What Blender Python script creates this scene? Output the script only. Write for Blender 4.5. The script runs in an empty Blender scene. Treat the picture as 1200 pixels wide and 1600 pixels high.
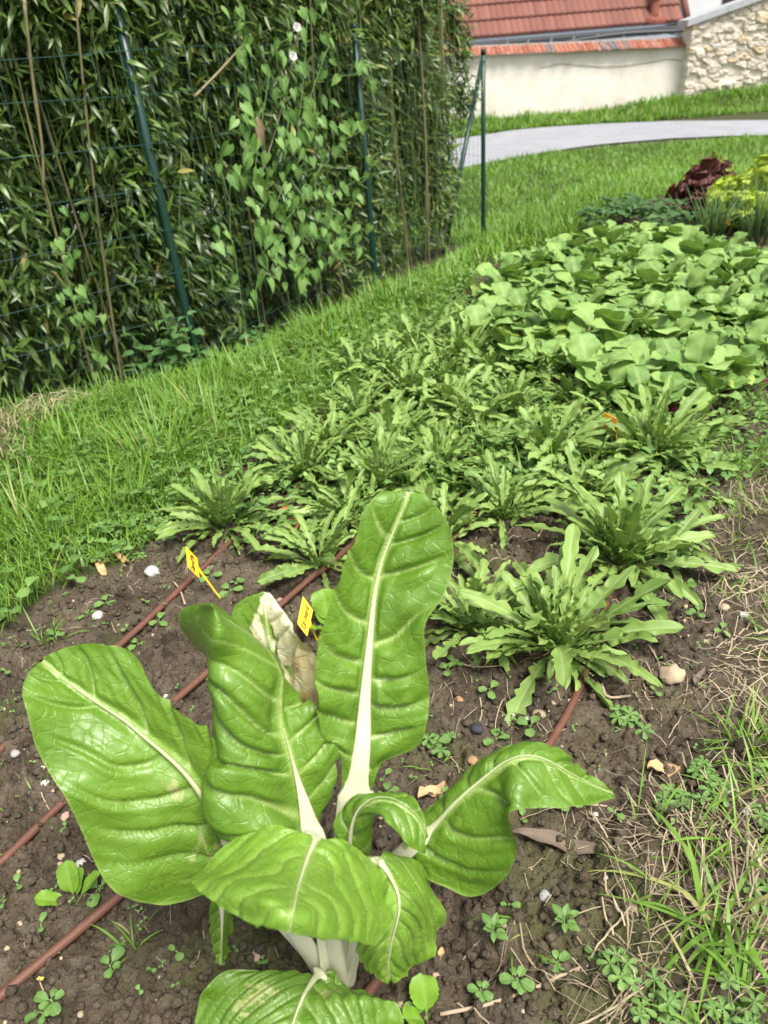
import bpy, math
import numpy as np
from mathutils import Matrix, Vector
rng = np.random.default_rng(7)
S = bpy.context.scene
COL = S.collection

# ------------------------------------------------------------------ camera
F, CX, CY, H = 1202.0, 600.0, 800.0, 0.85
nad = np.array([168.0, -2030.0, -F])
zc = -nad / np.linalg.norm(nad)
fw = np.array([0, 0, -1.0])
yc = fw - (fw @ zc) * zc
yc /= np.linalg.norm(yc)
R = np.array([np.cross(yc, zc), yc, zc])
C0 = np.array([0, 0, H])
cd = bpy.data.cameras.new("camera")
cam = bpy.data.objects.new("camera", cd)
COL.objects.link(cam)
M4 = np.eye(4); M4[:3, :3] = R; M4[:3, 3] = C0
cam.matrix_world = Matrix(M4.tolist())
cd.sensor_fit = 'VERTICAL'
cd.lens = 26.0
cd.sensor_height = 26.0 * 1600 / F
cd.sensor_width = cd.sensor_height * .75
cd.clip_start = 0.02
cd.clip_end = 2000
cd.dof.use_dof = True
cd.dof.focus_distance = 1.05
cd.dof.aperture_fstop = 7.5
S.camera = cam

# ------------------------------------------------------------------ light
SUNV = np.array([0.30, -0.45, 1.0]); SUNV /= np.linalg.norm(SUNV)
w = bpy.data.worlds.new("World"); S.world = w
w.use_nodes = True
nt = w.node_tree
sky = nt.nodes.new("ShaderNodeTexSky")
sky.sky_type = 'NISHITA'
sky.sun_disc = False
sky.sun_elevation = math.asin(SUNV[2])
sky.sun_rotation = math.atan2(SUNV[0], SUNV[1])
sky.dust_density = 3.0
sky.ozone_density = 0.6
hs = nt.nodes.new("ShaderNodeHueSaturation")
hs.inputs['Saturation'].default_value = 0.30
bg = nt.nodes["Background"]
nt.links.new(sky.outputs[0], hs.inputs['Color'])
nt.links.new(hs.outputs[0], bg.inputs[0])
bg.inputs[1].default_value = 0.118
sl = bpy.data.lights.new("sun", 'SUN')
sl.energy = 2.8
sl.angle = math.radians(22)
sl.color = (1.0, 0.955, 0.87)
so = bpy.data.objects.new("sun", sl)
so.rotation_euler = Vector(SUNV).to_track_quat('Z', 'Y').to_euler()
so.location = (0, 0, 20)
COL.objects.link(so)
S.view_settings.view_transform = 'Standard'
S.view_settings.look = 'None'
S.view_settings.gamma = 1
S.view_settings.exposure = 1.04
S.render.engine = 'CYCLES'
S.cycles.use_denoising = True
S.cycles.max_bounces = 8
S.cycles.transparent_max_bounces = 8

# ------------------------------------------------------------------ maths helpers
def ray(px, py):
    px = np.asarray(px, float); py = np.asarray(py, float)
    d = np.stack([(px - CX) / F, -(py - CY) / F, -np.ones_like(px)], -1)
    return d @ R.T
def PY(px, py, Y):
    d = ray(px, py)
    return C0 + d * (np.asarray(Y, float) / d[..., 1])[..., None]
def Gz(px, py, z=0.0):
    d = ray(px, py)
    return C0 + d * ((z - H) / d[..., 2])[..., None]
def sstep(a, b, x):
    t = np.clip((x - a) / (b - a), 0, 1)
    return t * t * (3 - 2 * t)
def hsh(i, j, k=0):
    i = np.asarray(i).astype(np.int64); j = np.asarray(j).astype(np.int64); k = np.asarray(k).astype(np.int64)
    h = (i * 374761393 + j * 668265263 + k * 2147483647 + 1274126177) & 0xFFFFFFFF
    h = ((h ^ (h >> 13)) * 1274126177) & 0xFFFFFFFF
    h = ((h ^ (h >> 16)) * 2246822519) & 0xFFFFFFFF
    return ((h ^ (h >> 15)) & 0xFFFFFF) / float(0xFFFFFF)
def noise(x, y, k=0):
    x = np.asarray(x, float); y = np.asarray(y, float)
    i = np.floor(x); j = np.floor(y); fx = x - i; fy = y - j
    fx = fx * fx * fx * (fx * (fx * 6 - 15) + 10); fy = fy * fy * fy * (fy * (fy * 6 - 15) + 10)
    a = hsh(i, j, k); b = hsh(i + 1, j, k); c = hsh(i, j + 1, k); d = hsh(i + 1, j + 1, k)
    return (a + (b - a) * fx) * (1 - fy) + (c + (d - c) * fx) * fy
def fbm(x, y, k=0, o=4):
    s = 0; a = 0.5; n = 0
    for q in range(o):
        s = s + a * noise(x * 2 ** q, y * 2 ** q, k + q); n += a; a *= .5
    return s / n
def worley(x, y, k=0):
    x = np.asarray(x, float); y = np.asarray(y, float)
    i = np.floor(x); j = np.floor(y)
    f1 = np.full(x.shape, 9.0); f2 = np.full(x.shape, 9.0); idv = np.zeros(x.shape)
    for a in (-1, 0, 1):
        for b in (-1, 0, 1):
            qx = i + a + hsh(i + a, j + b, k); qy = j + b + hsh(i + a, j + b, k + 7)
            d = np.hypot(qx - x, qy - y)
            cl = d < f1
            f2 = np.where(cl, f1, np.minimum(f2, d)); f1 = np.where(cl, d, f1)
            idv = np.where(cl, hsh(i + a, j + b, k + 3), idv)
    return f1, f2, idv
def inpoly(x, y, poly):
    x = np.asarray(x, float); y = np.asarray(y, float)
    r = np.zeros(x.shape, bool); n = len(poly)
    for i in range(n):
        x1, y1 = poly[i]; x2, y2 = poly[(i + 1) % n]
        if y1 == y2: continue
        c = ((y1 > y) != (y2 > y)) & (x < (x2 - x1) * (y - y1) / (y2 - y1) + x1)
        r ^= c
    return r
def catmull(P, n):
    """P (k, ...) -> (n, ...) sampled evenly in the knot parameter, knots spaced by chord of first axis index"""
    P = np.asarray(P, float); k = len(P)
    Q = np.concatenate([2 * P[:1] - P[1:2], P, 2 * P[-1:] - P[-2:-1]])
    t = np.linspace(0, k - 1, n); i = np.minimum(t.astype(int), k - 2); f = t - i
    f = f.reshape((-1,) + (1,) * (P.ndim - 1))
    a, b, c, d = Q[i], Q[i + 1], Q[i + 2], Q[i + 3]
    return .5 * ((2 * b) + (c - a) * f + (2 * a - 5 * b + 4 * c - d) * f ** 2 + (3 * b - 3 * c + d - a) * f ** 3)
def nrm(v):
    return v / np.maximum(np.linalg.norm(v, axis=-1, keepdims=True), 1e-9)
def rot_z(a):
    c, s = math.cos(a), math.sin(a)
    return np.array([[c, -s, 0], [s, c, 0], [0, 0, 1.0]])
def basis(d, up=(0, 0, 1)):
    """rows x(side), y(along d), z(normal) for arrays of directions"""
    d = nrm(np.asarray(d, float))
    up = np.broadcast_to(np.asarray(up, float), d.shape)
    x = np.cross(d, up); bad = np.linalg.norm(x, axis=-1) < 1e-3
    if np.any(bad): x = np.where(bad[..., None], np.array([1.0, 0, 0]), x)
    x = nrm(x); z = np.cross(x, d)
    return np.stack([x, d, z], -2)

# ------------------------------------------------------------------ mesh helpers
class MB:
    def __init__(s): s.v = []; s.f = []; s.a = {}; s.n = 0
    def add(s, v, f, **at):
        v = np.asarray(v, float).reshape(-1, 3)
        f = np.asarray(f, int)
        if f.shape[1] == 3: f = np.concatenate([f, np.full((len(f), 1), -1)], 1)
        s.f.append(np.where(f >= 0, f + s.n, -1))
        s.v.append(v)
        for k in set(s.a) | set(at):
            val = at.get(k, 0.0)
            s.a.setdefault(k, [np.zeros(s.n)] if s.n else [])
            s.a[k].append(np.broadcast_to(np.asarray(val, float).reshape(-1) if np.ndim(val) else val, (len(v),)).astype(float))
        s.n += len(v)
        return s
    def grid(s, P, closed=False, **at):
        P = np.asarray(P, float); n, m = P.shape[:2]
        return s.add(P.reshape(-1, 3), grid_faces(n, m, closed), **{k: np.broadcast_to(v, (n, m)).reshape(-1) if np.ndim(v) else v for k, v in at.items()})
    def grids(s, P, **at):
        """P (N, n, m, 3) many grids; attributes (N,) or (N,n,m)"""
        N, n, m = P.shape[:3]
        f = (grid_faces(n, m)[None] + (np.arange(N) * n * m)[:, None, None]).reshape(-1, 4)
        aa = {}
        for k, v in at.items():
            v = np.asarray(v, float)
            v = v[:, None, None] if v.ndim == 1 else v
            aa[k] = np.broadcast_to(v, (N, n, m)).reshape(-1)
        return s.add(P.reshape(-1, 3), f, **aa)
    def tube(s, pts, rad, k=8, flat=None, up=(0, 0, 1), cap=True, **at):
        pts = np.asarray(pts, float); n = len(pts)
        rad = np.broadcast_to(np.asarray(rad, float), (n,))
        t = nrm(np.gradient(pts, axis=0))
        B = basis(t, up)
        a = np.arange(k) * 2 * np.pi / k
        rx = rad[:, None]; rz = rx * (1 if flat is None else flat)
        P = pts[:, None] + B[:, None, 0] * (np.cos(a)[None, :, None] * rx[..., None]) + B[:, None, 2] * (np.sin(a)[None, :, None] * np.broadcast_to(rz, rx.shape)[..., None])
        if cap:
            P = np.concatenate([np.repeat(pts[:1, None], k, 1), P, np.repeat(pts[-1:, None], k, 1)])
        return s.grid(P, True, **at)
    def box(s, cx, cy, cz, sx, sy, sz, rot=None, **at):
        q = np.array([[x, y, z] for z in (-.5, .5) for y in (-.5, .5) for x in (-.5, .5)]) * [sx, sy, sz]
        if rot is not None: q = q @ np.asarray(rot).T
        return s.add(q + [cx, cy, cz], [[0, 2, 3, 1], [4, 5, 7, 6], [0, 1, 5, 4], [2, 6, 7, 3], [0, 4, 6, 2], [1, 3, 7, 5]], **at)
    def build(s, name, mat, parent=None, smooth=True):
        v = np.concatenate(s.v); f = np.concatenate(s.f)
        tri = f[:, 3] < 0
        cnt = np.where(tri, 3, 4)
        loops = f.reshape(-1); loops = loops[loops >= 0]
        me = bpy.data.meshes.new(name)
        me.vertices.add(len(v)); me.vertices.foreach_set("co", v.astype(np.float32).reshape(-1))
        me.loops.add(len(loops)); me.loops.foreach_set("vertex_index", loops.astype(np.int32))
        me.polygons.add(len(f))
        st = np.concatenate([[0], np.cumsum(cnt)[:-1]]).astype(np.int32)
        me.polygons.foreach_set("loop_start", st)
        try: me.polygons.foreach_set("loop_total", cnt.astype(np.int32))
        except Exception: pass
        me.polygons.foreach_set("use_smooth", np.full(len(f), smooth))
        for k, a in s.a.items():
            at = me.attributes.new(k, 'FLOAT', 'POINT')
            at.data.foreach_set("value", np.concatenate(a).astype(np.float32))
        me.update(calc_edges=True)
        me.validate()
        if mat is not None: me.materials.append(mat)
        o = bpy.data.objects.new(name, me)
        COL.objects.link(o)
        if parent is not None: o.parent = parent
        return o
_gf = {}
def grid_faces(n, m, closed=False):
    key = (n, m, closed)
    if key not in _gf:
        i, j = np.meshgrid(np.arange(n - 1), np.arange(m if closed else m - 1), indexing='ij')
        j2 = (j + 1) % m
        _gf[key] = np.stack([i * m + j, i * m + j2, (i + 1) * m + j2, (i + 1) * m + j], -1).reshape(-1, 4)
    return _gf[key]
def empty(name, loc=(0, 0, 0), rz=0.0):
    o = bpy.data.objects.new(name, None)
    o.empty_display_size = .05
    o.location = loc; o.rotation_euler = (0, 0, rz)
    COL.objects.link(o)
    return o
def tag(o, label=None, cat=None, group=None, kind=None):
    if label: o["label"] = label
    if cat: o["category"] = cat
    if group: o["group"] = group
    if kind: o["kind"] = kind
    return o
def copy_tree(o, parent=None):
    c = o.copy(); COL.objects.link(c)
    c.parent = parent
    for ch in list(o.children): copy_tree(ch, c)
    return c
def place(o, loc, rz=0, sc=1.0, tilt=(0, 0)):
    o.location = tuple(float(q) for q in loc); o.rotation_euler = (tilt[0], tilt[1], rz)
    o.scale = (sc, sc, sc) if np.ndim(sc) == 0 else sc
    return o

# ------------------------------------------------------------------ materials
class NT:
    def __init__(s, name):
        s.m = bpy.data.materials.new(name); s.m.use_nodes = True
        s.t = s.m.node_tree; s.p = s.t.nodes["Principled BSDF"]; s.out = s.t.nodes["Material Output"]
    def n(s, kind, **kw):
        x = s.t.nodes.new("ShaderNode" + kind)
        for k, v in kw.items(): setattr(x, k, v)
        return x
    def l(s, a, b): s.t.links.new(a, b)
    def attr(s, name): return s.n("Attribute", attribute_name=name).outputs['Fac']
    def coord(s, kind='Object'):
        return s.n("TexCoord").outputs[kind]
    def noise(s, scale, detail=4, rough=.55, vec=None, dist=0.0):
        x = s.n("TexNoise"); x.inputs['Scale'].default_value = scale; x.inputs['Detail'].default_value = detail
        x.inputs['Roughness'].default_value = rough; x.inputs['Distortion'].default_value = dist
        s.l(vec if vec is not None else s.coord(), x.inputs['Vector']); return x.outputs['Fac']
    def voro(s, scale, feature='F1', vec=None, rnd=1.0, out='Distance'):
        x = s.n("TexVoronoi", feature=feature); x.inputs['Scale'].default_value = scale; x.inputs['Randomness'].default_value = rnd
        s.l(vec if vec is not None else s.coord(), x.inputs['Vector']); return x.outputs[out]
    def ramp(s, fac, stops, interp='LINEAR'):
        x = s.n("ValToRGB"); x.color_ramp.interpolation = interp
        e = x.color_ramp.elements
        while len(e) < len(stops): e.new(.5)
        for q, (p, c) in zip(e, stops):
            q.position = p; q.color = (*c, 1) if len(c) == 3 else c
        s.l(fac, x.inputs[0]); return x.outputs[0]
    def mix(s, fac, a, b, mode='MIX'):
        x = s.n("Mix", data_type='RGBA', blend_type=mode)
        for sock, val in ((x.inputs[0], fac), (x.inputs[6], a), (x.inputs[7], b)):
            if hasattr(val, 'is_linked'): s.l(val, sock)
            elif np.ndim(val): sock.default_value = (*val, 1)
            else: sock.default_value = val
        return x.outputs[2]
    def math(s, op, a, b=None, c=None, clamp=False):
        x = s.n("Math", operation=op); x.use_clamp = clamp
        for i, val in enumerate((a, b, c)):
            if val is None: continue
            if hasattr(val, 'is_linked'): s.l(val, x.inputs[i])
            else: x.inputs[i].default_value = val
        return x.outputs[0]
    def bump(s, h, strength=.5, dist=.01, prev=None):
        x = s.n("Bump"); x.inputs['Strength'].default_value = strength; x.inputs['Distance'].default_value = dist
        s.l(h, x.inputs['Height'])
        if prev is not None: s.l(prev, x.inputs['Normal'])
        return x.outputs[0]
    def base(s, c, rough=.5, spec=.5, normal=None):
        if hasattr(c, 'is_linked'): s.l(c, s.p.inputs['Base Color'])
        else: s.p.inputs['Base Color'].default_value = (*c, 1)
        if hasattr(rough, 'is_linked'): s.l(rough, s.p.inputs['Roughness'])
        else: s.p.inputs['Roughness'].default_value = rough
        s.p.inputs['Specular IOR Level'].default_value = spec
        if normal is not None: s.l(normal, s.p.inputs['Normal'])
        return s.m
    def translucent(s, c, fac, normal=None):
        t = s.n("BsdfTranslucent")
        if hasattr(c, 'is_linked'): s.l(c, t.inputs[0])
        else: t.inputs[0].default_value = (*c, 1)
        if normal is not None: s.l(normal, t.inputs['Normal'])
        x = s.n("MixShader"); x.inputs[0].default_value = fac
        s.l(s.p.outputs[0], x.inputs[1]); s.l(t.outputs[0], x.inputs[2]); s.l(x.outputs[0], s.out.inputs['Surface'])
def foliage_mat(name, c0, c1, vein=(.3, .4, .12), rough=.5, spec=.35, trans=.3, tcol=None, nscale=60., bump=.25, third=None):
    """tint attribute 0..1 mixes c0 to c1 (and over 1 to the third colour); vein attribute lightens the ribs"""
    k = NT(name)
    ti = k.attr("tint")
    col = k.mix(k.math('MINIMUM', ti, 1.0), c0, c1)
    if third: col = k.mix(k.math('SUBTRACT', ti, 1.0, clamp=True), col, third)
    ns = k.noise(nscale, 3)
    col = k.mix(k.math('MULTIPLY', k.math('SUBTRACT', ns, .35, clamp=True), .5), col, tuple(min(1, q * 1.6) for q in c1))
    col = k.mix(k.attr("vein"), col, vein)
    nb = k.bump(ns, bump, .002)
    k.base(col, rough, spec, nb)
    if trans > 0:
        tc = k.mix(1.0, col, tcol or (1.0, 1.0, .45), 'MULTIPLY')
        k.translucent(k.mix(.5, tc, tc, 'ADD') if False else tc, trans)
    return k.m
def plain_mat(name, c, rough=.5, spec=.4, var=.25, nscale=30., bump=.1, bdist=.003, metal=0.0):
    k = NT(name)
    ns = k.noise(nscale, 5)
    col = k.mix(ns, tuple(q * (1 - var) for q in c), tuple(min(1, q * (1 + var)) for q in c))
    k.p.inputs['Metallic'].default_value = metal
    return k.base(col, rough, spec, k.bump(ns, bump, bdist))

# ------------------------------------------------------------------ terrain
CREST = np.array([(-6, -.9), (-2.5, 1.35), (-1.13, 2.2), (-.55, 2.57), (.42, 3.89), (1.1, 5.2), (2.2, 8), (3, 12), (5, 30)])
def crest_d(x, y):
    """distance to the left of the crest line (positive towards the hedge)"""
    x = np.asarray(x, float); y = np.asarray(y, float)
    best = np.full(x.shape, 1e9); sg = np.zeros(x.shape)
    for (x1, y1), (x2, y2) in zip(CREST[:-1], CREST[1:]):
        dx, dy = x2 - x1, y2 - y1
        t = np.clip(((x - x1) * dx + (y - y1) * dy) / (dx * dx + dy * dy), 0, 1)
        d = np.hypot(x - x1 - t * dx, y - y1 - t * dy)
        s = np.sign(dx * (y - y1) - dy * (x - x1))
        sg = np.where(d < best, s, sg); best = np.minimum(best, d)
    return best * sg
def zt(x, y):
    x = np.asarray(x, float); y = np.asarray(y, float)
    z = -.7 * sstep(3.6, 12, y)
    z = z - .3 * sstep(-.22, .42, crest_d(x, y)) * (1 - sstep(8, 12, y))
    z = z + .24 * sstep(5, 10, x) * sstep(18.2, 19.6, y) + .1 * sstep(18.2, 19.6, y)
    return z
BEDPX = [(-300, 1075), (0, 985), (90, 915), (180, 885), (250, 850), (290, 800), (345, 735), (430, 685), (520, 625), (600, 565), (655, 515), (690, 475),
         (735, 435), (790, 405), (880, 378), (955, 345), (1010, 300), (1060, 275), (1200, 262), (1400, 262), (1500, 420), (1240, 600), (1190, 680),
         (1140, 760), (1110, 830), (1100, 900), (1130, 960), (1120, 1020), (1100, 1080), (1090, 1130), (1150, 1200), (1130, 1260), (1080, 1310),
         (1030, 1380), (1000, 1440), (975, 1500), (930, 1600), (880, 1900), (-300, 1900)]
_q = np.array(BEDPX, float)
BED = Gz(_q[:, 0], _q[:, 1])[:, :2]
BED[0] = (-1.6, .75); BED[-1] = (-1.6, -.5); BED[-2] = (.3, -.5)
def in_bed(x, y): return inpoly(x, y, BED)
def in_soil(x, y): return in_bed(x, y) | ((x > .2) & (x < 1.7) & (y < 2.7) & (y > -.3))
def soil_h(x, y):
    a = fbm(x * 5, y * 5, 11, 3) - .5
    patch = sstep(.30, .6, fbm(x * 6, y * 6, 21, 3))
    def dome(sc, k, frac):
        f, _, i = worley(x * sc + 1.2 * noise(x * sc * .7, y * sc * .7, k), y * sc + 1.2 * noise(x * sc * .7, y * sc * .7, k + 1), k)
        r = .34 + .5 * hsh((i * 99991).astype(int), k, 2); return np.sqrt(np.clip(1 - (f / r) ** 2, 0, 1)) * r * (i < frac)
    return .030 * a + (.25 + .75 * patch) * (.022 * dome(17, 71, .30) + .015 * dome(40, 72, .55) + .014 * dome(78, 73, .8)) + .0075 * dome(150, 74, .85) + .003 * (fbm(x * 160, y * 160, 31, 2) - .5) - .008
def hz(x, y):
    x = np.asarray(x, float); y = np.asarray(y, float)
    return zt(x, y) + np.where(in_soil(x, y), soil_h(x, y), 0)
def GT(px, py):
    """pixel -> point on the terrain"""
    p = Gz(px, py)
    for _ in range(25):
        p = .5 * p + .5 * Gz(px, py, zt(p[..., 0], p[..., 1]))
    return p
def spread(lo, hi, step, far_lo, far_hi, g):
    c = list(np.arange(lo, hi, step)); s = step
    while c[-1] < far_hi: s *= g; c.append(c[-1] + s)
    s = step; a = []
    v = lo
    while v > far_lo: s *= g; v -= s; a.append(v)
    return np.array(a[::-1] + c)
gx = spread(-.72, .72, .0031, -260, 260, 1.09)
gy = spread(.34, 1.55, .0031, -60, 500, 1.06)
GX, GY = np.meshgrid(gx, gy)
bedm = in_soil(GX, GY)
GZ = zt(GX, GY) + np.where(bedm, soil_h(GX, GY), .015 * (fbm(GX * 6, GY * 6, 41, 3) - .5))
moss = sstep(.52, .75, fbm(GX * 6, GY * 6, 61, 4))
k = NT("earth")
co = k.coord()
n1 = k.noise(9, 6, .6, co); n2 = k.noise(160, 4, .7, co); n3 = k.voro(240, vec=co)
c = k.ramp(n1, [(.32, (.036, .028, .018)), (.52, (.080, .061, .039)), (.70, (.155, .127, .086))])
c = k.mix(k.ramp(k.voro(45, vec=co, out='Color'), [(.3, (0, 0, 0)), (.9, (.6, .6, .6))]), c, (.165, .136, .096))
c = k.mix(k.math('MULTIPLY', n2, .5), c, (.025, .018, .012))
c = k.mix(k.ramp(k.noise(420, 2, .6, co), [(.62, (0, 0, 0)), (.75, (1, 1, 1))]), c, (.19, .145, .10))
c = k.mix(k.math('MULTIPLY', k.attr("moss"), .55), c, (.075, .085, .028))
c = k.mix(k.attr("lawn"), c, (.050, .055, .020))
b = k.bump(n2, .6, .006); b = k.bump(n3, .5, .004, b)
k.base(c, .9, .25, b)
gm = MB().grid(np.stack([GX, GY, GZ], -1), lawn=1 - bedm.astype(float), moss=moss)
tag(gm.build("ground", k.m), kind="structure")

# ------------------------------------------------------------------ swiss chard
CHARD = NT("chard_blade")
k = CHARD
co = k.coord()
nz = k.noise(26, 4, .5, co); nf = k.noise(150, 4, .65, co)
c = k.mix(nz, (.066, .158, .010), (.138, .262, .022))
c = k.mix(k.attr("tint"), c, (.24, .42, .05))
net = k.voro(75, 'DISTANCE_TO_EDGE', k.n("VectorMath", operation='ADD').outputs[0] if False else co)
netm = k.ramp(net, [(.0, (1, 1, 1)), (.055, (0, 0, 0))])
c = k.mix(k.math('MULTIPLY', netm, .09), c, (.26, .42, .08))
c = k.mix(k.attr("vein"), c, (.44, .55, .19))
brn = k.ramp(k.noise(38, 5, .65, co), [(.42, (.66, .62, .42)), (.52, (.55, .40, .16)), (.62, (.33, .17, .06)), (.72, (.62, .55, .36))])
c = k.mix(k.attr("bleach"), c, (.76, .71, .52)); c = k.mix(k.attr("brown"), c, brn)
c = k.mix(k.attr("mine"), c, (.40, .42, .17))
hb = k.math('ADD', k.math('MULTIPLY', netm, -.5), nf)
nb = k.bump(hb, .45, .0022)
spk = k.ramp(k.voro(48, vec=co), [(.035, (1, 1, 1)), (.06, (0, 0, 0))])
c = k.mix(k.math('MULTIPLY', spk, k.math('GREATER_THAN', k.noise(17, 2, .5, co), .57)), c, (.34, .30, .13))
k.base(c, k.math('MULTIPLY_ADD', nf, .22, .28), .5, nb)
k.p.inputs['Coat Weight'].default_value = .12; k.p.inputs['Coat Roughness'].default_value = .22
k.translucent(k.mix(1.0, c, (1.15, 1.2, .35), 'MULTIPLY'), .14)
k = NT("chard_stalk")
co = k.coord()
wv = k.noise(60, 3, .5, k.attr("rib_vec") if False else co)
rib = k.n("TexWave", wave_type='BANDS'); rib.inputs['Scale'].default_value = 60; rib.inputs['Distortion'].default_value = 1.5
cmb = k.n("CombineXYZ"); k.l(k.attr("across"), cmb.inputs[0]); k.l(cmb.outputs[0], rib.inputs['Vector']); rib.inputs['Scale'].default_value = 2.6
c = k.mix(wv, (.62, .63, .42), (.74, .72, .55))
c = k.mix(k.attr("green"), c, (.40, .50, .16))
k.base(c, .42, .45, k.bump(rib.outputs['Fac'], .35, .002))
k.p.inputs['Subsurface Weight'].default_value = .25
k.p.inputs['Subsurface Radius'].default_value = (.01, .01, .004)
k.p.inputs['Subsurface Scale'].default_value = .5
STALK = k.m

plant = empty("swiss_chard", Gz(525, 1545))
tag(plant, "big swiss chard with glossy crinkled green leaves and thick white stalks on bare soil", "chard")
bpy.context.view_layer.update()
PO = np.array(plant.location)
def chard_leaf(rows, stalk, width, vein_n=8, amp=.006, ruffle=.004, seed=0, slope=.42, dmg=None, tint=0.0, n=150, m=91, bow=0.0, rib_from=0.0, rib_to=1.0, midcol=None, label=None, vs=.6, ribw=1.0, gb=0.0, ft=0.0):
    """rows: stations base->tip, each a list of (px, py, Y); midcol = index of the midrib column"""
    rr = np.random.default_rng(seed)
    A = np.array(rows, float)
    P = PY(A[..., 0], A[..., 1], A[..., 2])             # (k, c, 3)
    nc = A.shape[1]; mc = nc // 2 if midcol is None else midcol
    P = catmull(P, n)
    # across: columns at v = -1..0..1
    vk = np.concatenate([np.linspace(-1, 0, mc + 1), np.linspace(0, 1, nc - mc)[1:]])
    v = np.linspace(-1, 1, m)
    Q = catmull(P.transpose(1, 0, 2), nc * 40 - 39).transpose(1, 0, 2)
    idx = np.interp(v, vk, np.linspace(0, Q.shape[1] - 1, nc))
    i0 = np.minimum(idx.astype(int), Q.shape[1] - 2); fr = (idx - i0)[None, :, None]
    P = Q[:, i0] * (1 - fr) + Q[:, i0 + 1] * fr
    if nc == 3:                                          # cup of the blade
        pass
    du = np.gradient(P, axis=0); dv = np.gradient(P, axis=1)
    N = nrm(np.cross(du, dv))
    N = N * np.sign(np.sum(N.reshape(-1, 3) @ nrm(C0 - P.mean((0, 1)))) or 1)
    mid = P[:, m // 2]
    t = np.concatenate([[0], np.cumsum(np.linalg.norm(np.diff(mid, axis=0), axis=1))]); L = t[-1]
    wd = np.linalg.norm(np.diff(P, axis=1), axis=2); cw = np.concatenate([np.zeros((n, 1)), np.cumsum(wd, 1)], 1)
    cw = cw - cw[:, m // 2:m // 2 + 1]                    # signed metres from the midrib
    hw = np.maximum(np.abs(cw[:, [0, -1]]).max(1), 1e-4)[:, None]
    a = np.abs(cw); sp = L / vein_n
    side = (v > 0)[None, :]
    nx = noise(t[:, None] / L * 4 + 10 * seed, cw * 9 + 50 * side, 3) - .5
    warp = t[:, None] - (slope + .28) * a - 1.2 * a * a / np.maximum(hw, .03) * .35 + sp * (.45 * side + .95 * nx + seed * .37)
    ph = warp / sp; fr2 = ph - np.floor(ph)
    dist = np.minimum(fr2, 1 - fr2) * sp                  # metres to next side rib
    av = a / hw
    fade = sstep(0, .18, av) * sstep(0, .06, t / L)[:, None] * (1 - .5 * sstep(.75, 1, t / L)[:, None])
    vw = (.0012 + .0007 * vs) * (1.2 - .75 * av)
    vein = np.exp(-(dist / vw) ** 2) * (1 - .75 * sstep(.65, .98, av)) * np.clip(1.1 - .5 * t[:, None] / L, 0, 1)
    cell = hsh(np.floor(ph).astype(int), side.astype(int) + 0 * ph.astype(int), seed)
    bulge = (1 - np.exp(-(dist / .0042) ** 2) * (.55 + .6 * cell)) * (.75 + .5 * fbm(cw * 22 + seed, t[:, None] * 22, 4, 2)) * fade
    # second order puckers between the ribs
    f1, f2, _ = worley(cw * 42 + 7 * seed, warp * 55 + 3, seed)
    puck = (f2 - f1)
    puck = np.clip(puck, 0, .6) / .6
    edge = np.sin(t[:, None] / L * (17 + 3 * side) + 4 * nx + seed) * sstep(.6, 1.0, av)
    rh = width * .5 * (ribw * (1 - t / L) ** 2 + .12)[:, None]; nf_ = sstep(.7, 2.2, a / rh)
    disp = .9 * amp * nf_ * (bulge - .35) * (1 - .85 * sstep(.55, .97, av)) + amp * .20 * nf_ * (puck - .5) * (1 - .6 * sstep(.75, 1, t / L)[:, None]) * fade * (.3 + 1.2 * fbm(cw * 12 + seed, t[:, None] * 12, 14, 2)) + ruffle * edge * sstep(0, .12, t / L)[:, None] * (1 - sstep(.86, .97, t / L)[:, None]) - .0006 * vein
    disp = disp + nf_ * (.0022 * (fbm(cw * 62 + seed, t[:, None] * 62, 6, 3) - .5) + amp * .95 * (fbm(cw * 28 + 2 * seed, warp * 34, 16, 2) - .5)) + .010 * (fbm(cw * 9 + 3 * seed, t[:, None] * 9, 5, 3) - .5) - bow * (av ** 2)
    disp = disp * (1 - ft * sstep(.56, .70, t / L)[:, None])
    P = P + N * disp[..., None]
    vein2 = np.exp(-((puck) / .12) ** 2) * .05 * fade
    V = np.clip(vein * vs + vein2, 0, 1)
    V = np.maximum(V, np.exp(-(cw / (.0016 + .10 * width * (1 - t[:, None] / L))) ** 2) * min(1, vs + .15))
    V = np.maximum(V, .3 * sstep(.98, 1.0, av))
    at = dict(vein=V, tint=np.clip(tint + .25 * (nx + .1) + .25 * (bulge - .5) * 0, 0, 1), bleach=np.zeros_like(V), brown=np.zeros_like(V), mine=np.zeros_like(V))
    if dmg: dmg(at, v[None, :] + 0 * V, (t / L)[:, None] + 0 * V, cw, V)
    B = MB(); B.grid(P - PO, **at)
    leaf = B.build("leaf", CHARD.m, plant)
    if label: leaf["label"] = label
    # stalk: from the crown up into the midrib
    stp = np.array(stalk, float)
    S0 = PY(stp[:, 0], stp[:, 1], stp[:, 2])
    ks = 26
    low = catmull(np.concatenate([S0, mid[:1]]), ks)
    lo_i, hi_i = int(rib_from * (n - 1)), int(rib_to * (n - 1))
    md = P[:, m // 2]
    up = md[lo_i:hi_i:3] + N[lo_i:hi_i:3, m // 2] * .0028 * sstep(0, 6, np.arange(len(md[lo_i:hi_i:3])))[:, None]
    C = np.concatenate([low[:-1], up]) if len(up) else low
    for _ in range(7): C[1:-1] = .25 * C[:-2] + .5 * C[1:-1] + .25 * C[2:]
    s = np.concatenate([[0], np.cumsum(np.linalg.norm(np.diff(C, axis=0), axis=1))])
    sb = s[min(ks - 1, len(s) - 1)]
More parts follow.
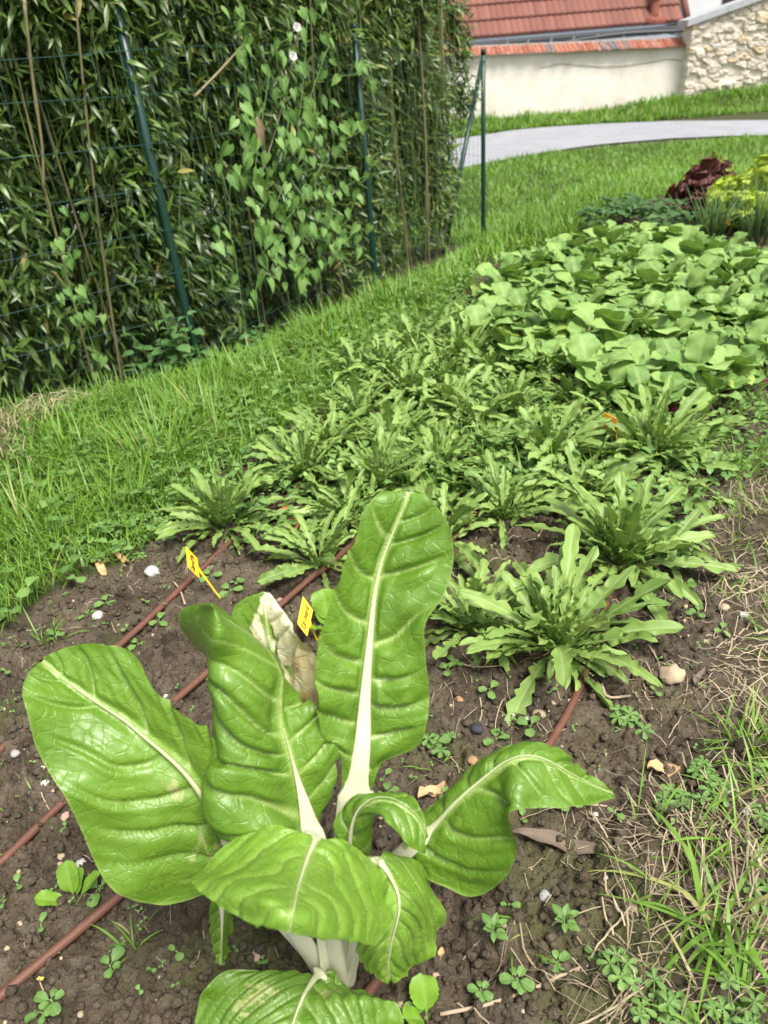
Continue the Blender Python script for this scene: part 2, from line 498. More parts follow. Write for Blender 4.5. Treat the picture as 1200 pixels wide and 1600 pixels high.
    rel = np.clip((s - sb) / max(s[-1] - sb, 1e-3), 0, 1)
    rad = width * .5 * np.where(s < sb, 1.0 + .12 * (1 - s / max(sb, 1e-3)), (.96 * ribw * (1 - rel) ** 2.1 + (1 - ribw) * np.exp(-rel / .03)) + .03)
    tg = nrm(np.gradient(C, axis=0)); kk = 14
    n0 = nrm(N[lo_i + 8:lo_i + 30, m // 2].mean(0)); nu = N[lo_i:hi_i:3, m // 2]; bl_ = sstep(0, 8, np.arange(len(nu)))[:, None]
    nn = np.concatenate([np.repeat(n0[None], ks - 1, 0), nrm(n0 * (1 - bl_) + nu * bl_)]) if len(up) else np.repeat(N[:1, m // 2], len(C), 0)
    sx = nrm(np.cross(tg, nn)); nz_ = np.cross(sx, tg)
    an = np.arange(kk) * 2 * np.pi / kk
    flat = np.where(np.sin(an) > 0, .38, .55)
    T = C[:, None] + sx[:, None] * (np.cos(an)[None, :, None] * rad[:, None, None]) + nz_[:, None] * ((np.sin(an) * flat)[None, :, None] * rad[:, None, None])
    T = np.concatenate([np.repeat(C[:1, None], kk, 1), T, np.repeat(C[-1:, None], kk, 1)])
    gr = np.concatenate([[0], np.clip(np.maximum(sstep(.25, 1, rel) * .8, gb * sstep(0, .12, rel)), 0, 1), [1]])
    B = MB(); B.grid(T - PO, True, across=np.broadcast_to(np.cos(an)[None], (len(T), kk)), green=np.broadcast_to(gr[:, None], (len(T), kk)))
    B.build("stalk", STALK, leaf)
    return leaf
def R3(rows, Ym, dL, dR):
    """rows of three pixels with the midrib's Y interpolated from Ym and the edges' offsets"""
    n = len(rows); ym = np.interp(np.linspace(0, 1, n), np.linspace(0, 1, len(Ym)), Ym)
    l = np.interp(np.linspace(0, 1, n), np.linspace(0, 1, len(dL)), dL); r = np.interp(np.linspace(0, 1, n), np.linspace(0, 1, len(dR)), dR)
    return [[(*a[0], ym[i] + l[i]), (*a[1], ym[i]), (*a[2], ym[i] + r[i])] for i, a in enumerate(rows)]

# upright middle leaf
chard_leaf(R3([[(533, 1240), (555, 1250), (580, 1238)], [(531, 1178), (563, 1175), (597, 1196)], [(503, 1152), (567, 1138), (652, 1168)], [(497, 1100), (570, 1080), (668, 1120)],
               [(495, 1052), (574, 1030), (670, 1070)], [(498, 1008), (578, 988), (667, 1020)], [(508, 966), (583, 943), (668, 972)], [(524, 920), (588, 912), (694, 930)],
               [(535, 880), (595, 880), (707, 885)], [(552, 838), (608, 845), (707, 840)], [(567, 800), (622, 812), (693, 806)], [(584, 778), (633, 786), (674, 784)], [(600, 768), (638, 768), (660, 772)]],
              [.475, .50, .53, .555, .57], [0, -.02, -.025, -.015, 0], [0, -.012, -.02, -.015, 0]),
           [(528, 1545, .452), (541, 1400, .458), (551, 1295, .468)], .034, 9, .008, .002, 1, -.05, vs=.65, ribw=.68)
# broad leaf to the left
def dmg_b(at, v, u, cw, V):
    q = fbm(u * 26, v * 14, 3, 3) - .5
    d = np.hypot((u - .33) * 20 , (v + .22) * 9) + 1.4 * q
    at['mine'] = np.maximum(at['mine'], .55 * sstep(.85, .55, d) if False else .6 * (1 - sstep(.5, .85, d)))
    d2 = np.abs(v + .55 + .10 * np.sin(u * 60)) * 14 + 9 * np.clip(np.abs(u - .13) - .09, 0, 1) * 4
    at['mine'] = np.maximum(at['mine'], .6 * (1 - sstep(.4, .8, d2 + q)))
    d3 = np.hypot((u - .05) * 12, (v + .5) * 6) + 2 * q
    at['mine'] = np.maximum(at['mine'], .55 * (1 - sstep(.5, .8, d3)))
chard_leaf(R3([[(350, 1335), (352, 1300), (356, 1270)], [(325, 1392), (325, 1252), (345, 1212)], [(262, 1413), (296, 1212), (338, 1158)], [(203, 1403), (270, 1188), (312, 1130)],
               [(158, 1365), (246, 1167), (280, 1108)], [(128, 1297), (222, 1148), (255, 1088)], [(105, 1250), (200, 1129), (233, 1062)], [(80, 1212), (172, 1110), (216, 1030)],
               [(54, 1160), (146, 1094), (186, 1014)], [(40, 1108), (118, 1075), (146, 1006)], [(39, 1072), (96, 1058), (108, 1011)], [(48, 1046), (78, 1042), (78, 1022)], [(58, 1034), (64, 1032), (66, 1028)]],
              [.45, .47, .49, .505, .52], [0, -.05, -.055, -.035, 0], [0, .0, .008, .012, 0]),
           [(512, 1532, .45), (478, 1478, .445), (425, 1400, .445)], .020, 5, .006, .003, 2, .50, dmg=dmg_b, tint=.1, vs=.4, ribw=.36, gb=.45)
# tall folded leaf with its curled top
yC = [.445, .45, .455, .46, .468, .478, .49, .50, .508, .513, .518, .52, .522]
rc = [[(400, 1312), (398, 1309), (452, 1309), (492, 1309), (505, 1290)], [(350, 1294), (349, 1291), (420, 1285), (482, 1280), (516, 1242)], [(330, 1256), (328, 1255), (400, 1250), (472, 1245), (526, 1198)],
      [(329, 1212), (326, 1212), (395, 1210), (462, 1210), (525, 1162)], [(345, 1180), (342, 1180), (400, 1178), (452, 1172), (513, 1130)], [(341, 1120), (338, 1120), (390, 1125), (441, 1130), (490, 1100)],
      [(334, 1072), (331, 1070), (388, 1076), (442, 1086), (466, 1084)], [(331, 1038), (330, 1035), (385, 1040), (441, 1056), (449, 1064)], [(300, 1006), (330, 1003), (378, 1002), (424, 1022), (431, 1026)],
      [(281, 980), (330, 975), (366, 978), (400, 998), (405, 1002)], [(281, 956), (329, 955), (350, 960), (377, 978), (381, 981)], [(298, 946), (325, 944), (340, 948), (360, 962), (363, 964)], [(322, 942), (330, 942), (335, 944), (342, 950), (345, 952)]]
dC = np.array([[.025, -.02, -.02, 0, .02]] * 8 + [[.06, -.035, -.02, 0, .02]] * 4 + [[.03, -.01, 0, 0, 0.005]])
chard_leaf([[(*p, yC[i] + dC[i][j]) for j, p in enumerate(r)] for i, r in enumerate(rc)],
           [(520, 1540, .45), (508, 1420, .442), (498, 1350, .442)], .024, 8, .009, .003, 3, -.22, vs=.55, ft=.9, midcol=3, rib_to=.42)
# damaged leaf behind it
def dmg_d(at, v, u, cw, V):
    q = (fbm(u * 9, v * 5, 8, 4) - .5)
    right = v + .9 * q
    bl = sstep(.12, .26, right + .5 * sstep(.82, .95, u)) * sstep(.50, .60, u + .25 * q) * (1 - .3 * V)
    sp = 1 - sstep(.16, .2, np.hypot((v + .32) * .8, (u - .80) * 1.9))
    at['bleach'] = np.clip(np.maximum(bl, sp * .85), 0, 1)
    at['brown'] = sstep(.15, .35, right) * sstep(.36, .5, u + .2 * q) * (1 - sstep(.62, .74, u + .6 * q - .15 * v)) * .7
chard_leaf(R3([[(425, 1250), (452, 1250), (492, 1250)], [(392, 1180), (450, 1180), (502, 1172)], [(375, 1105), (444, 1098), (500, 1110)], [(366, 1042), (436, 1060), (499, 1070)],
               [(364, 1000), (428, 1030), (492, 1030)], [(366, 965), (420, 995), (474, 998)], [(372, 945), (415, 965), (456, 975)], [(388, 932), (413, 942), (438, 948)], [(408, 926), (416, 926), (424, 929)]],
              [.51, .535, .555, .57], [0, -.01, -.02, 0], [0, -.015, -.03, 0]),
           [(522, 1535, .455), (495, 1400, .475)], .014, 7, .006, .003, 4, .45, dmg=dmg_d, ribw=.6, label="torn leaf with a bleached and brown withered half")
# right leaf that folds over towards its tip
chard_leaf(R3([[(628, 1308), (634, 1326), (646, 1345)], [(666, 1280), (680, 1292), (688, 1380)], [(700, 1245), (712, 1258), (735, 1404)], [(735, 1210), (745, 1229), (787, 1374)],
               [(765, 1187), (775, 1205), (814, 1325)], [(796, 1171), (804, 1188), (804, 1272)], [(835, 1165), (834, 1184), (838, 1262)], [(872, 1173), (864, 1195), (876, 1264)],
               [(897, 1195), (892, 1212), (906, 1258)], [(925, 1213), (925, 1228), (937, 1253)], [(957, 1233), (958, 1239), (961, 1246)]],
              [.45, .45, .45, .455, .46], [.0, .03, .03, .02, 0], [0, -.055, -.045, -.03, 0]),
           [(535, 1540, .45), (562, 1440, .45), (600, 1370, .452)], .016, 7, .006, .0035, 5, .35, rib_from=.1, ribw=.26, vs=.5, gb=.5)
# small leaf curling over
chard_leaf(R3([[(526, 1316), (546, 1330), (578, 1340)], [(524, 1285), (549, 1302), (581, 1302)], [(536, 1258), (557, 1273), (584, 1276)], [(560, 1242), (576, 1256), (594, 1274)],
               [(590, 1238), (601, 1252), (606, 1287)], [(622, 1237), (626, 1262), (621, 1308)], [(646, 1250), (646, 1278), (638, 1323)], [(664, 1278), (659, 1300), (651, 1330)], [(670, 1307), (667, 1316), (661, 1331)]],
              [.44, .435, .43, .42, .41], [0, .02, .03, .02, 0], [0, -.01, -.03, -.025, 0]),
           [(532, 1540, .45), (536, 1430, .448)], .012, 6, .004, .002, 6, .4, ribw=.4, vs=.45)
# drooping leaf at the lower right
chard_leaf(R3([[(575, 1343), (590, 1341), (606, 1334)], [(570, 1365), (606, 1363), (646, 1342)], [(566, 1395), (620, 1392), (673, 1368)], [(562, 1430), (623, 1420), (691, 1404)],
               [(558, 1460), (616, 1450), (695, 1442)], [(557, 1488), (609, 1480), (680, 1480)], [(573, 1515), (606, 1508), (655, 1512)], [(597, 1530), (610, 1531), (630, 1530)]],
              [.42, .405, .39, .385, .39], [0, .01, .015, .01, 0], [0, .03, .04, .03, 0]),
           [(540, 1545, .45), (556, 1470, .445), (572, 1390, .435)], .014, 7, .005, .0045, 7, .5, tint=.3, ribw=.24, vs=.5, gb=.5)
# front leaf arching towards the camera
chard_leaf(R3([[(470, 1296), (492, 1309), (512, 1316)], [(425, 1288), (488, 1324), (548, 1320)], [(385, 1297), (482, 1338), (578, 1344)], [(349, 1327), (476, 1354), (597, 1381)],
               [(314, 1357), (470, 1372), (609, 1417)], [(299, 1374), (464, 1393), (607, 1448)], [(325, 1403), (459, 1416), (588, 1476)], [(380, 1437), (455, 1439), (540, 1471)], [(428, 1449), (453, 1453), (490, 1463)]],
              [.41, .385, .35, .31, .29], [0, .035, .05, .035, 0], [0, .035, .05, .04, 0]),
           [(532, 1545, .45), (517, 1440, .437), (503, 1360, .425)], .026, 4, .0035, .003, 8, .5, tint=.42, ribw=.16, vs=.35, gb=.5)
# darker lowest leaf
def dmg_i(at, v, u, cw, V):
    q = fbm(u * 22, v * 22, 4, 3) - .5
    at['mine'] = .7 * (1 - sstep(.6, .9, np.hypot((u - .42) * 8, (v + .48) * 6) + 2.6 * q))
    at['mine'] = np.maximum(at['mine'], .5 * (1 - sstep(.6, .9, np.hypot((u - .3) * 14, (v - .3) * 9) + 2 * q)))
    at['tint'] = at['tint'] * 0
chard_leaf(R3([[(470, 1518), (500, 1519), (520, 1518)], [(400, 1511), (490, 1531), (550, 1547)], [(350, 1520), (482, 1544), (586, 1562)], [(317, 1549), (474, 1558), (615, 1561)],
               [(305, 1582), (465, 1580), (627, 1588)], [(310, 1622), (456, 1606), (625, 1626)], [(350, 1660), (448, 1640), (580, 1660)], [(420, 1675), (445, 1670), (480, 1676)]],
              [.43, .41, .39, .365, .35], [0, .012, .02, 0], [0, .012, .02, 0]),
           [(528, 1548, .45), (515, 1530, .44)], .018, 6, .0055, .004, 9, .5, dmg=dmg_i, vs=.35, ribw=.4, gb=.4)
# narrow young leaf hanging at the left
chard_leaf(R3([[(332, 1390), (346, 1388), (362, 1392)], [(329, 1425), (347, 1425), (365, 1432)], [(328, 1460), (346, 1462), (360, 1474)], [(333, 1490), (345, 1492), (354, 1496)], [(342, 1507), (345, 1508), (348, 1506)]],
              [.45, .445, .44], [0, .005, 0], [0, .01, 0]),
           [(515, 1540, .452), (440, 1450, .455), (370, 1385, .455)], .007, 6, .004, .003, 10, .4, n=80, m=41)

# ------------------------------------------------------------------ road, walls, houses
def strip_px(near, far, lift, nsub=10):
    n = np.array(near, float); f = np.array(far, float)
    A = Gz(n[:, 0], n[:, 1], -.7); B_ = Gz(f[:, 0], f[:, 1], -.6)
    A = np.concatenate([[A[0] + 14 * nrm(A[0] - A[2])], A, [A[-1] + 30 * nrm(A[-1] - A[-2])]])
    B_ = np.concatenate([[B_[0] + 14 * nrm(B_[0] - B_[2])], B_, [B_[-1] + 30 * nrm(B_[-1] - B_[-2])]])
    def even(P):
        c = np.concatenate([[0], np.cumsum(np.linalg.norm(np.diff(P, axis=0), axis=1))]); u = np.linspace(0, c[-1], 160)
        return np.stack([np.interp(u, c, P[:, i]) for i in range(3)], 1)
    A = even(A); B_ = even(B_)
    t = np.linspace(0, 1, nsub)[None, :, None]
    P = A[:, None] * (1 - t) + B_[:, None] * t
    P[..., 2] = zt(P[..., 0], P[..., 1]) + lift
    return P
k = NT("pale_paving")
co = k.coord()
br = k.n("TexBrick"); br.inputs['Scale'].default_value = 3.2; br.inputs['Mortar Size'].default_value = .02
br.inputs['Color1'].default_value = (.27, .275, .295, 1); br.inputs['Color2'].default_value = (.33, .33, .36, 1); br.inputs['Mortar'].default_value = (.17, .18, .19, 1)
mp = k.n("Mapping"); mp.inputs['Rotation'].default_value = (0, 0, .6); k.l(co, mp.inputs[0]); k.l(mp.outputs[0], br.inputs['Vector'])
c = k.mix(k.math('MULTIPLY', k.noise(1.3, 5, .6, co), .6), br.outputs['Color'], (.20, .21, .23))
c = k.mix(k.ramp(k.noise(.9, 6, .7, co, 2.0), [(.45, (0, 0, 0)), (.7, (.7, .7, .7))]), c, (.33, .33, .35))
k.base(c, .75, .3, k.bump(br.outputs['Fac'], .3, .02))
RNEAR = [(735, 262), (800, 249), (850, 240), (900, 232), (950, 226), (1000, 222), (1050, 218), (1120, 215), (1200, 213)]
RFAR = [(735, 207), (800, 197), (850, 192), (900, 189), (950, 186), (1000, 184), (1050, 182), (1120, 181), (1200, 180)]
RP = strip_px(RNEAR, RFAR, .02)
tag(MB().grid(RP).build("road", k.m), kind="structure")
ROADPOLY = np.concatenate([RP[:, 0, :2], RP[::-1, -1, :2]])

WY = 20.0
def plaster(name, c, dirt=(.45, .42, .36), sc=2.0):
    k = NT(name); co = k.coord()
    a = k.noise(sc, 6, .65, co); b = k.noise(40, 4, .6, co)
    col = k.mix(k.ramp(a, [(.42, (0, 0, 0)), (.72, (1, 1, 1))]), c, dirt)
    return k.base(col, .9, .2, k.bump(b, .35, .02))
xl = PY(640, 150, WY)[0]; xr = PY(1076, 110, WY)[0]
zl = PY(762, 86, WY)[2]; xa = PY(762, 86, WY)[0]; zr = PY(1075, 73, WY)[2]
def wtop(x): return zl + (zr - zl) * (x - xa) / (xr - xa)
gw = empty("garden_wall", ((xl + xr) / 2, WY, -.7))
tag(gw, "low cream rendered wall with an orange tile coping behind the road", "wall")
bpy.context.view_layer.update()
og = np.array(gw.location)
q = MB()
xs = np.linspace(xl, xr, 60); zs = np.linspace(0, 1, 14)
cb = MB(); cx2 = np.linspace(xl + 3, xr - .1, 60); cb.tube(np.column_stack([cx2, 0 * cx2 + WY - .02, wtop(cx2) - .22 - .10 * np.abs(np.sin(cx2 * 1.3))]) - og, .007, 5); cb.build('cable', plain_mat('dull_cable', (.36, .35, .28), .7), gw)
Pw = np.stack([np.broadcast_to(xs[:, None], (60, 14)), WY + .02 * (fbm(xs[:, None] * 1.5, zs[None] * 3, 3, 3) - .5), -1.0 + (wtop(xs)[:, None] + 1.0) * zs[None]], -1)
q.grid(Pw - og)
Pb = Pw.copy(); Pb[..., 1] = WY + .4
q.grid(Pb[::-1] - og); q.grid(np.stack([Pw[:, -1], Pb[:, -1]], 1) - og); q.grid(np.stack([Pw[-1], Pb[-1]], 1) - og); q.grid(np.stack([Pb[0], Pw[0]], 1) - og)
q.build("wall_body", plaster("cream_render", (.74, .70, .62), (.60, .54, .45)), gw)
k = NT("clay_coping"); co = k.coord()
c = k.mix(k.attr("tint"), (.22, .07, .042), (.33, .135, .085))
c = k.mix(k.attr("dark"), c, (.13, .12, .12))
c = k.mix(k.ramp(k.noise(9, 5, .7, co), [(.55, (0, 0, 0)), (.75, (1, 1, 1))]), c, (.60, .36, .26))
k.base(c, .8, .3, k.bump(k.noise(60, 4), .3, .01))
COP = k.m
q = MB(); nt_ = 62; tw = (xr - xl) / nt_
for i in range(nt_):
    x0 = xl + i * tw; xc = x0 + tw / 2
    a = np.linspace(0, np.pi, 7)
    prof = np.stack([xc - np.cos(a) * tw * .53, np.sin(a) * tw * .34], -1)
    jz = rng.uniform(-.012, .012); jl = rng.uniform(-.03, .03)
    P = np.zeros((4, 7, 3)); zt0 = wtop(xc)
    for r, (yy, zz, ex) in enumerate(((WY - .16 + jl, .0, .0), (WY - .16 + jl, .0, 1), (WY + .05, .08, 1), (WY + .26, .14, 1))):
        P[r, :, 0] = prof[:, 0]; P[r, :, 1] = yy; P[r, :, 2] = zt0 + .0 + zz + prof[:, 1] * (1 if ex else .0) + jz
    px_ = 600 + F * (R.T @ (np.array([xc, WY, zt0]) - C0))[0] / -(R.T @ (np.array([xc, WY, zt0]) - C0))[2]
    dk = 1.0 if (940 < px_ < 965 or 965 < px_ < 985 and i % 2 or 855 < px_ < 866) else (.3 if rng.random() < .12 else 0)
    q.grid(P - og, tint=rng.random(), dark=dk * rng.uniform(.7, 1))
q.build("coping", COP, gw)
q = MB(); q.box(0, 0, 0, 0, 0, 0) if False else None
yb = WY + .30
for i in range(30):
    x0 = xl + (xr - xl) * i / 30; x1 = xl + (xr - xl) * (i + 1) / 30 - .01
    P = np.array([[[x0, yb, wtop(x0) + .04], [x1, yb, wtop(x1) + .04]], [[x0, yb - .02, wtop(x0) + .2], [x1, yb - .02, wtop(x1) + .2]], [[x0, yb + .16, wtop(x0) + .2], [x1, yb + .16, wtop(x1) + .2]]])
    q.grid(P - og)
q.build("mortar_ridge", plaster("pale_mortar", (.55, .50, .46)), gw, smooth=False)

# rubble stone wall
sx0 = PY(1073, 100, WY - .3)[0]; sx1 = PY(1420, 80, WY - .3)[0]
ta = PY(1066, 44, WY - .3); tb = PY(1180, 3, WY - .3)
def stop(x): return ta[2] + (tb[2] - ta[2]) * (x - ta[0]) / (tb[0] - ta[0])
sw = empty("stone_wall", (sx0, WY - .3, -.5))
tag(sw, "pale rubble stone wall with lime mortar and a sloping grey coping", "wall")
bpy.context.view_layer.update(); og = np.array(sw.location)
nx_, nz_ = 420, 260
xs = np.linspace(sx0, sx1, nx_)[:, None]; tt = np.linspace(0, 1, nz_)[None]
zz = -.9 + (stop(xs) + .9) * tt
f1, f2, idv = worley(xs * 4.2 + 1.1 * noise(xs * 3, zz * 3, 4), zz * 8.5 + 1.0 * noise(xs * 4, zz * 4, 5), 77)
ed = np.clip((f2 - f1) / .25, 0, 1); keep = (idv > .22)
st = sstep(.12, .6, ed) * keep
yy = WY - .3 - .05 * st * (.4 + idv) + .05 * (fbm(xs * 8, zz * 8, 9, 4) - .5) + .02 * (fbm(xs * 30, zz * 30, 19, 2) - .5) * st
yy[0] = WY + .1
k = NT("rubble_stone"); co = k.coord()
c1 = k.ramp(k.attr("sid"), [(.2, (.42, .36, .27)), (.45, (.56, .49, .38)), (.7, (.47, .42, .36)), (.85, (.62, .56, .46)), (.96, (.50, .34, .14)), (1, (.40, .40, .42))])
c1 = k.mix(k.math('MULTIPLY', k.noise(5, 5, .7, co), .7), c1, (.62, .57, .48))
c = k.mix(k.attr("stone"), (.64, .58, .48), c1)
k.base(c, .9, .2, k.bump(k.noise(22, 6, .7, co), .5, .03))
q = MB(); q.grid(np.stack([np.broadcast_to(xs, yy.shape), yy, zz], -1) - og, stone=st, sid=idv)
q.build("wall_body", k.m, sw)
q = MB()
x0, x1 = sx0 - .12, sx1
for (xa_, xb_) in [(x0 + (x1 - x0) * i / 6, x0 + (x1 - x0) * (i + 1) / 6 - .008) for i in range(6)]:
    lo = np.array([[xa_, WY - .42, stop(xa_)], [xb_, WY - .42, stop(xb_)], [xa_, WY + .2, stop(xa_)], [xb_, WY + .2, stop(xb_)]])
    hi = lo + [0, 0, .13]
    q.add(np.concatenate([lo, hi]) - og, [[0, 2, 3, 1], [4, 5, 7, 6], [0, 1, 5, 4], [2, 6, 7, 3], [0, 4, 6, 2], [1, 3, 7, 5]])
q.build("coping", plain_mat("grey_coping", (.36, .37, .39), .7, .3, .2, 6, .3, .01), sw, smooth=False)

# tiled house
HY = 25.0
xe0 = PY(560, 60, HY)[0]; ea = PY(760, 47, HY); eb = PY(1066, 46, HY); xe1 = eb[0]
ze = (ea[2] + eb[2]) / 2
house = empty("tiled_house", ((xe0 + xe1) / 2, HY + 2, -.7))
tag(house, "house with red pantile roof, grey gutter and a glazed band above the wall", "house")
bpy.context.view_layer.update(); og = np.array(house.location)
k = NT("roof_tiles"); co = k.coord()
c = k.mix(k.attr("tint"), (.125, .040, .029), (.215, .082, .057))
c = k.mix(k.math('MULTIPLY', k.noise(3, 5, .7, co), .5), c, (.20, .09, .07))
c = k.mix(k.attr("lap"), c, (.10, .035, .025))  # shadow at the tile laps, painted in as darker clay
k.base(c, .7, .35, k.bump(k.noise(40, 3), .2, .01))
ROOF = k.m
rise, run, nrow = .38, .34, 15
wv = .175
ncol = int((xe1 - xe0) / wv)
q = MB(); per = 8
u = np.arange(ncol * per + 1) / per
wave = .028 * np.abs(np.sin(np.pi * u)) ** .8
X = xe0 + u * wv
for r in range(nrow):
    z0, z1 = ze + rise * r, ze + rise * (r + 1)
    y0, y1 = HY - .25 + run * r, HY - .25 + run * (r + 1)
    P = np.zeros((5, len(u), 3)); P[..., 0] = X
    for a_, (f_, lift, wf) in enumerate(((0, -.03, 1), (0, .07, 1), (.12, .065, 1), (.6, .03, 1), (1.08, .0, 1))):
        P[a_, :, 1] = y0 + (y1 - y0) * f_ - lift * .5 - wave * .6; P[a_, :, 2] = z0 + (z1 - z0) * f_ + lift * .7 + wave * .7
    tn = hsh(np.floor(u).astype(int), np.full(len(u), r), 5)
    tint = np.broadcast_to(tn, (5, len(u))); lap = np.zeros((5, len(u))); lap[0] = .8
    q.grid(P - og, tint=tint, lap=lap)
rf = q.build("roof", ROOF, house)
# verge tiles on the right slope, vent pipe
q = MB()
q.tube(np.array([[xe1 + .02, HY - .27 + run * r, ze + .04 + rise * r] for r in range(nrow + 1)]) - og, .09, 8)
q.build("verge", ROOF, rf)
d_ = ray(1022, 22); t_ = (ze - H + rise / run * -(HY - .25)) / (d_[2] - rise / run * d_[1]); cv = C0 + d_ * t_
q = MB()
q.tube(np.array([cv + [0, 0, z] for z in (-.1, .0, .35, .8)]) - og, [.17, .13, .12, .12], 12)
q.tube(np.array([cv + [0, 0, z] for z in (.34, .36, .42, .44)]) - og, [.13, .16, .16, .13], 12)
q.box(*(cv + [0, -.05, -.2] - og), .5, .4, .25)
q.build("vent_pipe", plain_mat("dark_clay", (.22, .07, .045), .75, .3), rf)
q = MB(); a = np.linspace(np.pi, 2 * np.pi, 9)
prof = np.stack([0 * a, np.cos(a) * .06, np.sin(a) * .06], -1)
q.grid(np.stack([prof + [x, HY - .36, ze - .02] for x in np.linspace(xe0, xe1 + .1, 20)]) - og)
q.grid(np.stack([prof * [1, .92, .92] + [x, HY - .36, ze - .02] for x in np.linspace(xe0, xe1 + .1, 20)])[::-1] - og)
q.build("gutter", plain_mat("zinc_gutter", (.20, .22, .25), .4, .5, metal=.6), house)
q = MB(); q.box((xe0 + xe1) / 2 - og[0], HY + .25 - og[1], (ze - .9) / 2 - .35 + .35 - og[2] - .2, xe1 - xe0 - .2, .3, ze + .9)
q.build("front_wall", plaster("grey_render", (.40, .41, .42)), house, smooth=False)
q = MB(); q.box((xe0 + xe1) / 2 - og[0], HY + .06 - og[1], ze - .42 - og[2], xe1 - xe0 - .4, .05, .55)
gl = NT("blue_grey_glass"); gl.base((.16, .19, .24), .15, .6)
win = q.build("window_band", gl.m, house, smooth=False)
MUL = plain_mat("white_frame", (.7, .71, .73), .5)
for pxm in (790, 822, 858, 893, 930, 972, 1012):
    q = MB(); p = PY(pxm, 60, HY); q.box(p[0] - og[0], HY + .02 - og[1], ze - .42 - og[2], .07, .06, .6, rot=[[1, 0, .25], [0, 1, 0], [0, 0, 1]])
    q.build("mullion", MUL, win, smooth=False)
z1_, z2_ = PY(765, 78, HY - 1.2), PY(1060, 57, HY - 1.2)
q = MB()
P = np.array([[z1_ + [-6, 0, -.38], z2_ + [0, 0, -.05]], [z1_ + [-6, 0, -.16], z2_ + [0, 0, .0]], [z1_ + [-6, 1.1, .0], z2_ + [0, 1.1, .1]]])
q.grid(P - og)
q.build("zinc_flashing", plain_mat("zinc_sheet", (.42, .46, .52), .35, .5, .15, 3, metal=.5), house, smooth=False)
q = MB(); p1 = PY(880, 66, HY - 1.3); p2 = PY(1068, 48, HY - 1.3)
q.tube(catmull(np.array([p1, .5 * (p1 + p2) + [0, 0, .06], p2]), 12) - og, .04, 8)
q.build("downpipe", plain_mat("dark_pipe", (.05, .055, .06), .5), house)
# white house behind the stone wall
wx0 = PY(1072, 10, HY + 3)[0]; wx1 = wx0 + 9
wh = empty("white_house", ((wx0 + wx1) / 2, HY + 3, -.7))
tag(wh, "pale plastered house with a dark window behind the stone wall", "house")
bpy.context.view_layer.update(); og = np.array(wh.location)
q = MB(); q.box(0, 2, 2.6, 9, 4, 5.4); q.build("wall_body", plaster("white_render", (.66, .67, .68), (.56, .56, .56), .8), wh, smooth=False)
q = MB(); P0 = PY(1128, 11, HY + 3); P1 = PY(1178, -45, HY + 3)
q.box((P0[0] + P1[0]) / 2 - og[0], -.02, (P0[2] + P1[2]) / 2 - og[2], P1[0] - P0[0], .08, P1[2] - P0[2])
wd_ = q.build("window", plain_mat("dark_glass", (.03, .02, .02), .2, .6), wh, smooth=False)
q = MB(); cx_ = (P0[0] + P1[0]) / 2 - og[0]; W_ = P1[0] - P0[0]
q.box(cx_, -.07, P0[2] - og[2] - .04, W_ + .2, .2, .08); q.box(cx_, -.06, (P0[2] + P1[2]) / 2 - og[2], .05, .06, P1[2] - P0[2] - .01)
q.build("window_frame", plain_mat("brown_frame", (.12, .05, .03), .6), wd_, smooth=False)
q = MB()
q.grid(np.array([[[-4.7, -.3, 5.3], [4.7, -.3, 5.3]], [[-4.7, 2, 7.0], [4.7, 2, 7.0]], [[-4.7, 4.3, 5.3], [4.7, 4.3, 5.3]]]), tint=.5, lap=0)
q.build("roof", ROOF, wh, smooth=False)

# ------------------------------------------------------------------ fence
FEN = np.array([(-2.4, 1.75), (-.68, 2.95), (.06, 4.35), (.66, 5.68), (.98, 6.4)])
FS = np.concatenate([[0], np.cumsum(np.linalg.norm(np.diff(FEN, axis=0), axis=1))])
def fpt(s): return np.stack([np.interp(s, FS, FEN[:, 0]), np.interp(s, FS, FEN[:, 1])], -1)
def fnrm(s):
    d = nrm(fpt(np.asarray(s) + .05) - fpt(np.asarray(s) - .05)); return np.stack([-d[..., 1], d[..., 0]], -1)   # away from the garden
PLAST = plain_mat("green_plastic_post", (.004, .032, .020), .38, .5, .15, 40, .05)
fence = empty("wire_fence", (*FEN[1], zt(*FEN[1])))
tag(fence, "green wire garden fence on plastic coated posts in front of the bamboo", "fence")
bpy.context.view_layer.update(); og = np.array(fence.location)
def post(b, t, r=.0165):
    b = np.array(b); t = np.array(t); d = nrm(t - b)
    q = MB(); q.tube(np.array([b - d * .15, b, b + (t - b) * .5, t]) - og, r, 14)
    p = q.build("post", PLAST, fence)
    c = MB(); c.tube(np.array([t - d * .02, t, t + d * .012, t + d * .016]) - og, [r * 1.15, r * 1.15, r, r * .5], 14)
    c.build("post_cap", plain_mat("green_cap", (.003, .02, .016), .5), p)
    return p
Lb = np.array([*FEN[1], zt(*FEN[1])]); Lt = PY(160, -80, FEN[1][1] + .04)
post(Lb, Lt)
Mb = np.array([*FEN[2], zt(*FEN[2])]); post(Mb, PY(553, 42, FEN[2][1] + .03))
Rb = PY(755, 360, 6.4); Rb[2] = min(Rb[2], zt(Rb[0], Rb[1]) + .0) if False else Rb[2]
Rt = PY(755, 80, 6.4); post(Rb, Rt)
Lf = np.array([-2.4, 1.75, zt(-2.4, 1.75)]); post(Lf, Lf + [0, 0, 1.3])
sb = PY(693, 400, 5.75)
q = MB(); q.tube(np.array([sb, Rt + [-.01, -.01, -.06]]) - og, .0165, 12); q.build("strut", PLAST, fence)
q = MB()
sL = np.linspace(0, FS[-1], 90); g = fpt(sL); gz = np.interp(sL, FS, zt(FEN[:, 0], FEN[:, 1]))
